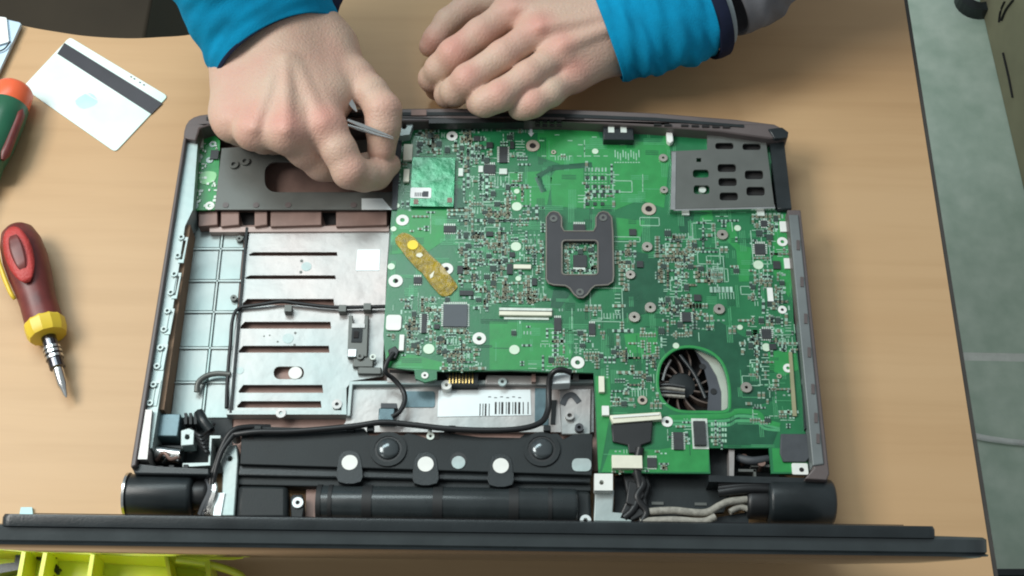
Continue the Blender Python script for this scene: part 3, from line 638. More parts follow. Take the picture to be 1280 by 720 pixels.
# PC card cage
cage = poly('card_cage', [(839, 189), (884, 187), (884, 168), (956, 166), (968, 258), (842, 261)], BZ+.0030, BZ+.0042, STEEL, lap,
            holes=[rrect(x, y, w_, h_, 3.2, 3) for x, y, w_, h_ in ((905.5, 182.5, 23, 8), (939.5, 183.5, 23, 8), (908.5, 210, 23, 10), (909.5, 227.5, 23, 10), (911, 245.5, 23, 10), (942.5, 218.5, 23, 11), (944.5, 239, 23, 11), (876, 217, 20, 10), (877, 237, 20, 11))]+[rrect(873.5, 200, 6, 5)])
poly('cage_flange', [(840, 190), (845, 190), (844, 262), (838, 262)], BZ, BZ+.0046, CHROME, cage); poly('cage_flange', [(842, 258), (968, 255.5), (969, 260.5), (842, 263.5)], BZ, BZ+.0040, CHROME, cage)
poly('cage_flange', [(884, 168), (890, 168), (890, 186), (885, 187)], BZ, BZ+.0039, CHROME, cage)
for x, y in ((857, 265), (951, 266)): box('cage_foot', x, y, 9, 7, BZ, BZ+.0016, TINNED, cage)
poly('cage_shadow_sheet', [(892, 172), (956, 170), (964, 254), (892, 256)], BZ+.0002, BZ+.0006, DARKH, cage)  # black sheet paints the shade inside the card slot
disc('screw_head', 878, 237, 4.5, BZ, BZ+.0020, TINNED, cage, 14); OCC.append((834, 160, 990, 262))
# processor back plate
bo = [(683, 280), (683, 272), (687, 266), (692, 264.5), (698, 266), (702, 272), (702, 283), (705, 289), (742, 289), (745, 283), (745, 272), (749, 266), (754, 264.5), (760, 266), (764.5, 272), (766, 290), (767, 345), (766, 352), (760, 356), (744, 357), (739, 361), (734, 368), (729, 372), (723, 372), (718, 368), (712, 360), (707, 357), (692, 356), (686, 354), (683, 349)]
bp = poly('processor_backplate', bo, BZ+.0006, BZ+.0030, mat('backplate_black', (.045, .045, .05), .48, .2, .12, 80), mb, holes=[rrect(725, 322, 43, 41, 4, 3)], bev=.0006)
def rimline(pts, rad):
    q_ = np.array([P(x, y, BZ+.0030) for x, y in pts]); q_ = np.vstack([q_, q_[:1]]); return tube_mesh(q_, rad, 6, .9)
RIMM = mat('pale_plate_rim', (.20, .185, .16), .45, .4)  # paler tone than the plate, along its edges
V, F = rimline(bo, .00055); add('plate_rim', V, F, RIMM, mb); V, F = rimline(rrect(725, 322, 45, 43, 4, 3), .00055); add('plate_rim', V, F, RIMM, mb)
for x, y in ((692, 273), (754, 272), (725, 365)): disc('screw_head', x, y, 5, BZ+.0030, BZ+.0034, STEEL, mb, 14, 2)
OCC.append((680, 262, 770, 300)); OCC.append((680, 288, 704, 358)); OCC.append((747, 288, 770, 358)); OCC.append((704, 344, 747, 374))
chip(725, 326, 17, 15, .0012, CHIP, None); box('chip_sheen', 724, 335.5, 15, 3, BZ, BZ+.0006, TINNED, mb)  # the bright strip is a painted sheen at the chip's edge
# rings, screws, solder dots
def pads(lst, name, m, dz, hole, ringm=None):
    for x, y, r in lst: disc(name, x, y, r, BZ, BZ+dz, m, mb, 18, r*hole); occ(x, y, 2*r, 2*r, 1); (disc('hole_core', x, y, r*hole, BZ, BZ+.0001, DARKH, mb, 12) if hole else 0)
pads([(565, 170, 7), (503, 275, 8), (558, 336, 8.5), (494.5, 351, 9), (599, 423, 8.5), (722, 453, 8.5), (834, 527, 7), (853, 162, 6), (978, 302, 6.5), (978, 387, 5.5), (985, 460, 6), (531, 469, 4.5)], 'screw_ring', WPAD, .0006, .38)
pads([(666, 182, 8.5), (811, 261, 9), (803, 500, 6), (692, 190, 3), (974, 470, 3)], 'screw_ring', mat('tan_ring', (.46, .40, .33), .4, .3), .0008, .5)
pads([(809, 308, 6.5), (788, 343, 6), (813, 384, 7), (793, 396, 7), (903, 293, 7), (899, 386, 7), (933, 484, 7), (829, 197, 5.5), (830, 237, 5)], 'screw_head', mat('dull_nickel', (.52, .48, .42), .3, .85), .0016, .3)
pads([(646, 258, 6.3), (645, 308, 6.5), (536, 436, 7), (643, 437, 6.5), (922, 285, 4.2), (948, 331, 6.3), (958, 434, 5.5), (845, 432, 4), (496, 257, 3.6), (489, 333, 4.5), (744, 189, 4), (501, 174, 4), (648, 348, 3.6), (646, 239, 3.5), (492, 286, 3.6), (925, 409, 3.5)], 'solder_dot', MINT, .0005, 0)
disc('yellow_dot', 516, 306, 6.8, BZ, BZ+.0016, YELDOT, mb, 18); OCC.append((494, 290, 572, 370))
# amber tape strip
tp = spl2([(494, 299), (503, 291), (513, 293), (524, 303), (536, 316), (549, 330), (560, 341), (571, 354), (570, 362), (563, 368), (552, 370), (543, 360), (532, 348), (521, 335), (510, 322), (497, 308)], 2)
tp = [(x+random.uniform(-1.1, 1.1), y+random.uniform(-1.1, 1.1)) for x, y in tp]
poly('amber_tape', tp, BZ+.0004, BZ+.0012, TAPE, mb)
for pts in ([(521, 317), (526, 316), (529, 319), (525, 322), (520, 320)], [(537, 344), (543, 338), (541, 346), (538, 348)]): poly('white_pad_or_glint', pts, BZ+.0010, BZ+.0014, CREAM, mb)  # cream patches are glints painted onto the tape
poly('cable_plug', [(485, 437), (494, 432), (499, 438), (495, 448), (487, 449)], BZ, BZ+.0030, CABLE, mb, bev=.0006); OCC.append((482, 430, 500, 452))
poly('black_edge_tape', [(495, 176), (503, 170), (500, 200), (496, 262), (490, 262), (491, 215)], BZ, BZ+.0010, FOAM, mb)
poly('edge_socket', [(998, 430), (1004, 430), (1008, 470), (1002, 472)], BZ, BZ+.0030, BLKP, mb); poly('edge_socket', [(1003, 478), (1008, 478), (1013, 534), (1006, 536)], BZ, BZ+.0030, BLKP, mb); poly('edge_socket', [(986, 440), (990, 440), (996, 520), (991, 520)], BZ, BZ+.0012, mat('tan_socket', (.30, .29, .17), .5), mb)

# small parts scattered over the board
from math import hypot
OUTW = np.array(OUT, float)
def inside(x, y, poly_):
    r_ = False; n = len(poly_); j = n-1
    for i in range(n):
        xi, yi = poly_[i]; xj, yj = poly_[j]
        if (yi > y) != (yj > y) and x < (xj-xi)*(y-yi)/(yj-yi)+xi: r_ = not r_
        j = i
    return r_
BUF = {k: ([], []) for k in ('cap', 'blk', 'pad', 'silk', 'trace', 'dark')}
def put(k, x, y, w_, h_, z1, rot=0, z0=None):
    c_ = P(x, y, z1); mx, my = mpp(x, y, z1)
    p4 = rrect(c_[0], c_[1], w_*mx, h_*my, a=YAW+rot); z0 = BZ if z0 is None else z0
    V, F = BUF[k]; o = len(V)
    V.extend([(a, b, z0) for a, b in p4]+[(a, b, z1) for a, b in p4])
    F.extend([(o+4, o+5, o+6, o+7), (o, o+1, o+5, o+4), (o+1, o+2, o+6, o+5), (o+2, o+3, o+7, o+6), (o+3, o, o+4, o+7)])
def ok(x, y, m=3, useocc=True):
    if not inside(x, y, OUT): return False
    if ((x-867)/49)**2+((y-474)/45)**2 < 1: return False
    if useocc:
        for a in OCC:
            if a[0]-m+2 < x < a[2]+m-2 and a[1]-m+2 < y < a[3]+m-2: return False
    return min(np.abs(OUTW[:, 0]-x).min(), 99) >= 0
def smd(x, y):
    k = random.random(); rot = random.choice((0, math.pi/2))
    if k < .30:                                   # capacitor with two ends
        L_, T_ = random.choice(((5.4, 2.8), (6.8, 3.6), (4.2, 2.2), (4.2, 2.2)))
        put('cap', x, y, L_*.6, T_, BZ+.0008, rot) if rot == 0 else put('cap', x, y, T_, L_*.6, BZ+.0008)
        for s in (-1, 1):
            if rot == 0: put('pad', x+s*L_*.46, y, L_*.34, T_*1.1, BZ+.0007)
            else: put('pad', x, y+s*L_*.46, T_*1.1, L_*.34, BZ+.0007)
    elif k < .46:
        L_, T_ = random.choice(((5, 2.6), (4, 2.1), (6.4, 3.2)))
        put('blk', x, y, *((L_*.6, T_) if rot == 0 else (T_, L_*.6)), BZ+.0006)
        for s in (-1, 1):
            if rot == 0: put('pad', x+s*L_*.48, y, L_*.36, T_, BZ+.0005)
            else: put('pad', x, y+s*L_*.48, T_, L_*.36, BZ+.0005)
    elif k < .68:                                 # bare pad pairs
        for s in (-1, 1): put('pad', x+s*2.4*(rot == 0), y+s*2.4*(rot != 0), 2.6, 2.4, BZ+.0002)
    elif k < .95: put('silk', x, y, *((random.uniform(4, 13), .9) if rot == 0 else (.9, random.uniform(4, 13))), BZ+.00025, z0=BZ+.0001)
    else: put('blk', x, y, random.uniform(3, 5.5), random.uniform(3, 5.5), BZ+.0009)
def part(k, x, y, L_, T_, hor):
    a, b = (L_, T_) if hor else (T_, L_); e = .3*L_
    if k == 'p':
        put('pad', x, y, a*.6, b*.8, BZ+.0002); return
    put(k, x, y, *((L_*.6, T_) if hor else (T_, L_*.6)), BZ+(.0008 if k == 'cap' else .0006))
    for s_ in (-1, 1):
        put('pad', x+s_*L_*.46*hor, y+s_*L_*.46*(not hor), *((L_*.34, T_*1.05) if hor else (T_*1.05, L_*.34)), BZ+.0005)
def field(x0, y0, x1, y1, n):
    done = 0; tries = 0
    while done < n*.62 and tries < n:
        tries += 1
        x = round(random.uniform(x0, x1)/2.6)*2.6; y = round(random.uniform(y0, y1)/2.6)*2.6
        r_ = random.random(); hor = random.random() < .5; along = random.random() < .5; cnt = random.choice((1, 2, 2, 3, 3, 4, 6))
        L_, T_ = random.choice(((5, 2.5), (4.2, 2.2), (4.2, 2.2), (6.6, 3.4)))
        k = 'cap' if r_ < .34 else 'blk' if r_ < .56 else 'p' if r_ < .72 else 'silk' if r_ < .93 else 'ic'
        if k == 'ic':
            if ok(x, y) and ok(x+6, y) and ok(x-6, y):
                w_, h_ = random.uniform(5, 8), random.uniform(4, 7); put('blk', x, y, w_, h_, BZ+.0010); OCC.append((x-w_/2-1, y-h_/2-2, x+w_/2+1, y+h_/2+2)); done += 1
                for q in range(3):
                    for s_ in (-1, 1): put('pad', x+(q-1)*w_/3, y+s_*(h_/2+.9), 1.2, 1.8, BZ+.0004)
            continue
        l_ = random.uniform(4, 12)
        for q in range(cnt):
            st = (L_*1.25 if along == hor else T_*1.6)
            xx, yy = (x+q*st, y) if along else (x, y+q*st)
            if not (x0-4 < xx < x1+4 and y0-4 < yy < y1+4 and ok(xx, yy)): continue
            done += 1
            if k == 'silk':
                put('silk', xx, yy, *((l_, .85) if hor else (.85, l_)), BZ+.00025, z0=BZ+.0001)
            else: part(k, xx, yy, L_, T_, hor)
for f in ((520, 158, 600, 198, 230), (575, 160, 660, 262, 330), (600, 230, 650, 270, 60), (560, 258, 690, 300, 240), (565, 288, 640, 370, 420), (620, 300, 682, 380, 300), (500, 345, 560, 440, 300), (484, 380, 520, 440, 60), (548, 412, 600, 462, 220), (596, 370, 640, 385, 50),
          (690, 410, 745, 462, 150), (640, 400, 700, 462, 60), (820, 290, 866, 390, 420), (770, 315, 806, 335, 40), (704, 300, 747, 344, 170), (860, 275, 920, 350, 130), (935, 300, 985, 380, 150), (940, 268, 975, 300, 70), (830, 380, 890, 420, 110), (926, 395, 995, 440, 150), (940, 345, 985, 400, 70),
          (750, 410, 830, 470, 190), (765, 470, 824, 515, 140), (935, 440, 992, 530, 130), (830, 520, 905, 556, 50), (765, 560, 830, 588, 40), (485, 180, 515, 262, 50), (700, 262, 750, 290, 50), (730, 205, 770, 262, 60), (770, 300, 790, 360, 30), (500, 262, 560, 300, 20), (870, 270, 985, 470, 60), (640, 160, 840, 262, 36), (690, 380, 780, 420, 50)):
    field(*f)
# neat rows of parts and footprints
for r0 in range(4):
    for k in range(7): put('pad', 732+k*4.2, 212+r0*11, 1.7, 5, BZ+.0003); put('silk', 732+k*4.2, 217.5+r0*11, 3, .7, BZ+.00025)
    for k in range(3): put('blk', 734+k*9.5, 221.5+r0*11, 4.4, 4, BZ+.0008)
for k in range(10): put('silk', 769+k*3.3, 192+(k % 3)*2, 1.2, 9, BZ+.00025); put('silk', 769+k*3.3, 203, 2, 1.2, BZ+.00025)
for k in range(8): put('silk', 680+k*11, 195, random.uniform(4, 8), .9, BZ+.0003)
for k in range(7): put('silk', 680+k*16+random.uniform(-4, 4), 168+random.uniform(0, 16), 6, 1, BZ+.0003)
def frame(x0, y0, x1, y1, t=.9):
    for x, y, w_, h_ in (((x0+x1)/2, y0, x1-x0, t), ((x0+x1)/2, y1, x1-x0, t), (x0, (y0+y1)/2, t, y1-y0), (x1, (y0+y1)/2, t, y1-y0)): put('silk', x, y, w_, h_, BZ+.00028, z0=BZ+.00012)
for q in ((738, 360, 778, 402), (738, 385, 752, 400), (866, 279, 894, 310), (872, 310, 900, 330), (884, 320, 905, 352), (800, 272, 824, 282), (585, 256, 606, 290), (606, 256, 625, 284), (766, 226, 790, 240), (752, 296, 800, 302), (928, 470, 950, 482), (940, 288, 962, 330), (555, 380, 586, 409), (838, 350, 852, 364), (604, 216, 636, 252), (560, 262, 592, 268), (926, 358, 942, 368), (890, 336, 910, 352)):
    frame(*q)
for k in range(6): put('silk', 755+k*4, 395, 1, 7, BZ+.00028); put('silk', 772, 368+k*5, 7, 1, BZ+.00028)
for k in range(9): put('pad', 884+k*2.4, 342, 1, 16, BZ+.0003)
for k in range(6): put('pad', 889+k*5, 362, 3.4, 7, BZ+.0006)
for r0 in range(4):
    for k in range(6): put('silk', 890+k*3.4, 530+r0*7, 2.4, 4, BZ+.00028)
for k in range(9): put('silk', 938+k*2.6, 452+(k % 4)*5, 1.6, 4.5, BZ+.00028)
# traces: short parallel runs with a bend
for _ in range(430):
    x, y = random.uniform(486, 1005), random.uniform(156, 588)
    if not ok(x, y, 3, False): continue
    hor = random.random() < .5; n = random.randint(1, 5); L_ = random.uniform(8, 34); k = 'trace' if random.random() < .7 else 'dark'
    for i in range(n):
        dx, dy = (0, i*2.1) if hor else (i*2.1, 0)
        if ok(x+dx+(L_/2 if hor else 0), y+dy+(0 if hor else L_/2), 3, False) and ok(x+dx-(L_/2 if hor else 0), y+dy-(0 if hor else L_/2), 3, False):
            put(k, x+dx, y+dy, *((L_, .8) if hor else (.8, L_)), BZ+.00016+i*1e-6+random.random()*2e-5, z0=BZ+.00005)
for k, nm, m in (('cap', 'small_capacitors', TAN), ('blk', 'small_chips', mat('dark_green_resin', (.022, .045, .036), .5)), ('pad', 'solder_pads', SPAD), ('silk', 'silkscreen_marks', SILK), ('trace', 'copper_traces', TRACE), ('dark', 'dark_traces', PCBD)):
    add(nm, *BUF[k], m, mb, kind='stuff')
# scatter on the side board
V, F = [], []
for _ in range(60):
    x, y = random.uniform(238, 272), random.uniform(178, 258)
    c_ = P(x, y, .0184); v, f = prism(rrect(c_[0], c_[1], random.uniform(.0005, .002), random.uniform(.0005, .002)), [], .0178, .0184)
    o = len(V); V += v; F += [tuple(i+o for i in q) for q in f]
add('small_parts', V, F, TINNED, sb, kind='stuff')

# ------------------------------------------------------------------ fan under the board hole
fan = empty('cooling_fan', (*P(866, 474, .008)[:2], .006), parent=lap)
disc('fan_well', 866, 474, 52, .0062, .0070, DARKH, fan, 30)
fc0 = P(852, 482, .0125)
V, F = lathe([(0, .0085), (.0050, .0080), (.0056, .0062), (.0057, .001)], 24); V = np.c_[V[:, 1], V[:, 2], V[:, 0]]+fc0-np.array([0, 0, .005]); F = [f[::-1] for f in F]
smooth_by_angle(add('fan_hub', V, F, BLKM, fan), 30)
bl0 = None
for k in range(13):
    t = 2*math.pi*k/13; pth = []
    for i in range(6):
        r_ = .0078+.0155*i/5; pth.append((r_*math.cos(t+i*.09), r_*math.sin(t+i*.09)))
    V, F = [], []
    for i, (x, y) in enumerate(pth):
        nx, ny = -math.sin(t+i*.09)*.0005, math.cos(t+i*.09)*.0005
        for sx, zz in ((1, .0075), (-1, .0075), (-1, .0135), (1, .0135)): V.append((fc0[0]+x+sx*nx+(zz-.0075)*ny*3, fc0[1]+y+sx*ny, zz))
    for i in range(5):
        for q in range(4): F.append((i*4+q, i*4+(q+1) % 4, i*4+4+(q+1) % 4, i*4+4+q))
    F += [(3, 2, 1, 0), (20, 21, 22, 23)]
    add('fan_blade', V, F, mat('fan_blade_grey', (.115, .085, .07), .4) if k == 0 else bpy.data.materials['fan_blade_grey'], fan)
poly('fan_plate', [(868, 436), (884, 438), (904, 458), (912, 490), (912, 516), (884, 516), (886, 484), (880, 460)], .0140, .0150, mat('fan_plate_grey', (.075, .082, .095), .45, .3), fan)
poly('fan_cover_edge', [(866, 435), (888, 434), (908, 452), (916, 480), (916, 517), (902, 517), (902, 490), (896, 470), (886, 453)], .0150, .0158, mat('pale_green_grey', (.42, .47, .40), .5), fan)
for k in range(4): tube('fan_wire', [(822, 482+4*k, .0140), (836, 481+4.5*k, .0155), (856, 484+4*k, .0165)], .0010, GREYC if k % 2 else CABLE, fan, ns=6)
tube('fan_strut', [(838, 450, .0155), (832, 462, .0155), (828, 476, .0155)], .0009, EMI, fan)
tube('fan_strut', [(850, 444, .0155), (868, 468, .0155), (882, 498, .0155)], .0012, BLKP, fan); disc('fan_rivet', 878, 458, 4, .0150, .0156, CABLE, fan, 12); disc('fan_rivet', 892, 489, 4, .0150, .0156, CABLE, fan, 12)

# ------------------------------------------------------------------ lid standing up
ld = empty('display_lid', P(591, 650, .02), parent=lap)
hinge = P(591, 650, .020); topc = PD(591, 650, .506)
e2 = topc-hinge; LL = np.linalg.norm(e2); e2 /= LL
e1 = np.array([math.cos(YAW), math.sin(YAW), 0]); e1 -= e2*(e1@e2); e1 /= np.linalg.norm(e1)
e3 = np.cross(e1, e2)
if e3[1] > 0: e3 = -e3
def lidpt(u, v, t): return hinge+e1*u+e2*v+e3*t
def lid_ring(hw, v0, v1, r, t, n=6):
    return [lidpt(x, y+(v0+v1)/2, t) for x, y in rrect(0, 0, 2*hw, v1-v0, r, n)]
def loft(name, rings, m, parent, capA=True, capB=True):
    n = len(rings[0]); V = [p for r_ in rings for p in r_]; F = []
    for i in range(len(rings)-1):
        for k in range(n): F.append((i*n+k, i*n+(k+1) % n, (i+1)*n+(k+1) % n, (i+1)*n+k))
    if capA: F.append(tuple(range(n))[::-1])
    if capB: F.append(tuple(range((len(rings)-1)*n, len(rings)*n)))
    o = add(name, V, F, m, parent); return smooth_by_angle(o, 32)
HW = .1965
loft('lid_bezel', [lid_ring(.1735, .0, LL+.0006, .004, 0), lid_ring(.1740, .0, LL+.0012, .004, .0012), lid_ring(.1740, .0, LL+.0012, .004, .0044)], BLKP, ld)
loft('lid_frame', [lid_ring(HW-.001, -.002, LL-.001, .012, .0040), lid_ring(HW, -.002, LL, .012, .0048), lid_ring(HW, -.002, LL, .012, .0094), lid_ring(HW-.0006, -.002, LL-.0006, .012, .0102)], LIDM, ld)
loft('lid_lip', [lid_ring(HW-.0012, -.002, LL-.0012, .012, .0098), lid_ring(HW+.0004, -.002, LL+.0004, .012, .0105), lid_ring(HW+.0002, -.002, LL+.0002, .012, .0111)], BLKP, ld)
loft('lid_back', [lid_ring(HW-.0010, -.001, LL-.0010, .012, .0110), lid_ring(HW-.002, 0, LL-.002, .012, .0116), lid_ring(HW-.006, .004, LL-.006, .014, .0126), lid_ring(HW-.018, .014, LL-.016, .016, .0142), lid_ring(HW-.045, .03, LL-.034, .02, .0156), lid_ring(HW-.09, .06, LL-.07, .02, .0166)], GLOSS, ld)
V, F = [], []
q = [lidpt(-.166, .012, -.0004), lidpt(.166, .012, -.0004), lidpt(.166, LL-.014, -.0004), lidpt(-.166, LL-.014, -.0004)]
V = q+[p+e3*.0003 for p in q]; F = [(3, 2, 1, 0), (4, 5, 6, 7)]+[(i, (i+1) % 4, 4+(i+1) % 4, 4+i) for i in range(4)]
add('screen', V, F, mat('dark_screen', (.012, .013, .015), .12), ld)

# ------------------------------------------------------------------ cards, papers
def plate_px(name, corners, th, m, parent=None, z=0.0, rad=.003, seg=3):
    q = [P(x, y, z+th)[:2] for x, y in corners]; out = []
    for i in range(4):
        a, b, c = q[i-1], q[i], q[(i+1) % 4]
        u = (a-b)/np.linalg.norm(a-b); v = (c-b)/np.linalg.norm(c-b)
        for k in range(seg+1):
            t = k/seg; p0 = b+u*rad; p2 = b+v*rad; out.append(tuple((1-t)**2*p0+2*t*(1-t)*b+t*t*p2))
    return add(name, *prism(out, [], z, z+th), m, parent)
cdm = empty('stripe_card', (*P(118, 118, 0)[:2], 0), 'white plastic card with a black magnetic stripe lying on the desk', 'card')
bevel(plate_px('card_body', [(87, 46), (210, 120), (144, 190), (28, 109)], .0009, CARDM, cdm), .0002, 1)
plate_px('magnetic_stripe', [(80.5, 53.5), (203, 129), (189, 142.5), (71.5, 67)], .0002, STRIPE, cdm, .0009, .0001, 1)
for k, (x, y) in enumerate(((164, 96), (168, 98.5), (175, 103), (180, 106))): box('printed_digit', x, y, 2.6, 1.4, .0009, .00102, FOAM, cdm, rot=-30)
for k in range(5):
    x, y = 84+k*6+random.uniform(-2, 2), 88+k*13-(k > 2)*18; box('printed_line', x+8, y, 22+7*(k % 2), .8, .0009, .00099, CARDM, cdm, rot=-32)
poly('printed_patch', spl2([(94, 126), (112, 116), (122, 128), (104, 136)], 3), .0009, .00098, mat('pale_green_print', (.45, .80, .66), .5), cdm)
bk = empty('notepad', (*P(5, 60, 0)[:2], 0), 'white paper pad with a bent sheet at the desk edge', 'notepad')
for k in range(4): plate_px('sheet', [(-60, 12-k), (28-k*.5, 30-k*.5), (-4, 98-k), (-90, 80)], .0012, PAPER if k % 2 == 0 else BLUEP, bk, .0013*k, .002)
plate_px('top_sheet', [(-50, 14), (8, 22), (11, 52), (-40, 66)], .0008, PAPER, bk, .0062, .001)
tube('black_pen_line', [(-8, 66, .0066), (4, 62, .0068), (10, 56, .0068), (13, 52, .0066)], .0005, INK, bk)

# ------------------------------------------------------------------ screwdrivers
sd = empty('screwdriver', (*P(45, 390, 0)[:2], 0), 'dark red screwdriver with yellow collar and steel bit on the desk', 'screwdriver', 'screwdrivers on the desk')
tipw = P(83, 497, .008); endw = P(20, 284, .0145); dirv = (tipw-endw); LS = np.linalg.norm(dirv); dirv /= LS
def sdp(f): return f*LS
hp = [(0, .002), (.0010, .0068), (.004, .0098), (.012, .0124), (.024, .0134), (.036, .0128), (.048, .0114), (.056, .0108), (sdp(.60), .0112)]
V, F = lathe(hp, 32); smooth_by_angle(add('handle', place_axis(V, endw, tipw), F, RED, sd), 40)
def strip(name, x0, x1, ang, halfw, m, lift=.0012):
    side = np.cross([0, 0, 1.0], dirv); side /= np.linalg.norm(side); upv = np.cross(dirv, side)
    xs = np.linspace(x0, x1, 16); R = np.interp(xs, [p[0] for p in hp], [p[1] for p in hp])+lift*np.minimum(1, np.minimum(xs-x0, x1-xs)/.004+.15); V, F = [], []
    for i, (x, r_) in enumerate(zip(xs, R)):
        wd = halfw*math.sqrt(max(.02, 1-((x-(x0+x1)/2)/((x1-x0)/2))**2*.96))
        for t in np.linspace(-1, 1, 7):
            a_ = ang+t*wd; V.append(endw+dirv*x+side*(r_*math.sin(a_))+upv*(r_*math.cos(a_)))
    for i in range(15):
        for k in range(6): F.append((i*7+k, i*7+k+1, i*7+8+k, i*7+7+k))
    o = add(name, V, F, m, sd); o.modifiers.new('solid', 'SOLIDIFY').thickness = .002; return smooth_by_angle(o, 60)
strip('grip_inlay', .008, .047, -.05, .55, REDG); strip('grip_core', .014, .040, -.05, .24, RED, .0022); strip('side_stripe', .012, .050, -1.25, .17, YEL)
V, F = lathe([(sdp(.56), .0080), (sdp(.565), .0110), (sdp(.58), .0122), (sdp(.63), .0120), (sdp(.655), .0108), (sdp(.66), .006)], 12); smooth_by_angle(add('collar', place_axis(V, endw, tipw), F, YEL, sd), 25)
V, F = lathe([(sdp(.655), .0044), (sdp(.72), .0044), (sdp(.725), .0052), (sdp(.735), .0052), (sdp(.74), .0046), (sdp(.765), .0046), (sdp(.77), .0053), (sdp(.785), .0053), (sdp(.79), .0046), (sdp(.835), .0046), (sdp(.84), .0036)], 20); smooth_by_angle(add('shaft', place_axis(V, endw, tipw), F, mat('dark_chrome', (.10, .10, .11), .2, 1), sd), 30)
for f0 in (.722, .745, .772): V, F = lathe([(sdp(f0), .0047), (sdp(f0), .0055), (sdp(f0+.014), .0055), (sdp(f0+.014), .0047)], 20); smooth_by_angle(add('shaft_band', place_axis(V, endw, tipw), F, CHROME, sd), 30)
V, F = lathe([(sdp(.835), .0032), (sdp(.93), .0030), (sdp(.95), .0020), (LS-.002, .0013), (LS, .0004)], 12); smooth_by_angle(add('bit', place_axis(V, endw, tipw), F, CHROME, sd), 30)
s2 = empty('screwdriver', (*P(8, 160, 0)[:2], 0), 'screwdriver with orange cap and green and red handle on the desk', 'screwdriver', 'screwdrivers on the desk')
aw, bw = P(20, 108, .0135), P(-24, 222, .0135)
V, F = lathe([(0, .006), (.0012, .0105), (.004, .0125), (.015, .0130), (.0165, .0125)], 28); smooth_by_angle(add('cap', place_axis(V, aw, bw), F, ORA, s2), 40)
V, F = lathe([(.0160, .0128), (.0165, .0132), (.03, .0136), (.05, .0128), (.062, .0110), (.07, .0112)], 28); smooth_by_angle(add('handle', place_axis(V, aw, bw), F, GRN, s2), 40)
dv = (bw-aw)/np.linalg.norm(bw-aw); sd_ = np.cross([0, 0, 1.0], dv)
pth = [aw+dv*x-sd_*(-1)*.0115*1.0+np.array([0, 0, .004]) for x in np.linspace(.020, .060, 10)]
V, F = tube_mesh(pth, [.0012]+[.0034]*8+[.0012], 10); smooth_by_angle(add('grip_strip', V, F, RED, s2), 50)
V, F = lathe([(.068, .004), (.115, .0035), (.12, .001)], 14); smooth_by_angle(add('shaft', place_axis(V, aw, bw), F, CHROME, s2), 30)
bt = poly('plastic_chip', [(26, 634), (40, 634), (41, 645), (24, 645)], 0.0, .002, BIT, None); tag(bt, 'tiny pale blue plastic bit on the desk by the lid', 'plastic bit')

# ------------------------------------------------------------------ lime organiser tray
og = empty('organiser_tray', (*P(110, 740, 0)[:2], 0), 'translucent lime green parts tray on the desk in front of the lid', 'tray')
TZ = .024
ow = [(-60, 677), (60, 681), (170, 688), (232, 691), (262, 700), (268, 760), (-60, 790)]
iw = [(-54, 681), (60, 685), (168, 692), (228, 695), (256, 703), (262, 756), (-54, 784)]
add('tray_wall', *prism(W2(ow, TZ), [W2(iw, TZ)], .0, TZ), LIME, og)
add('tray_bottom', *prism(W2(iw, TZ), [], .0, .002), LIME, og)
for pts in ([(28, 684), (33, 684), (20, 760), (14, 760)], [(55, 685), (60, 685), (46, 760), (40, 760)], [(114, 688), (119, 688), (108, 760), (102, 760)], [(205, 693), (209, 693), (222, 760), (217, 760)]):
    add('divider', *prism(W2(pts, TZ-.001), [], .002, TZ-.001), LIME, og)
poly('tray_lip', [(215, 688), (262, 690), (300, 693), (304, 697), (290, 699), (240, 698), (216, 695)], TZ, TZ+.0015, LIME, og)
tube('lid_hinge_arm', [(220, 699, TZ), (260, 705, TZ-.004), (300, 719, TZ-.010), (306, 740, TZ-.014)], .0022, LIME, og)
poly('black_foot', [(-8, 706), (18, 703), (20, 690), (26, 690), (24, 712), (-8, 718)], .002, .010, BLKP, og)
sm = empty('loose_screw', P(64, 700, .002)); scr = []
for k in range(9):
    x, y = 64+random.uniform(-9, 10), 703+random.uniform(-10, 12); a_ = P(x, y, .0045+.001*(k % 3)); t = random.uniform(0, 6.28)
    r_ = sm if k == 0 else empty('loose_screw', a_)
    if k == 0: r_.location = Vector(a_); ORG[r_.name] = a_
    tag(r_, 'small black screw lying loose in the lime parts tray', 'screw', 'loose screws in the parts tray')
    d_ = np.array([math.cos(t), math.sin(t), .1]); b_ = a_+d_*.006
    V, F = lathe([(0, .0012), (.0003, .0022), (.0012, .0022), (.0013, .0011), (.0060, .0010), (.0066, .0004)], 10)
    add('screw_body', place_axis(V, a_, b_), F, BLKP, r_)

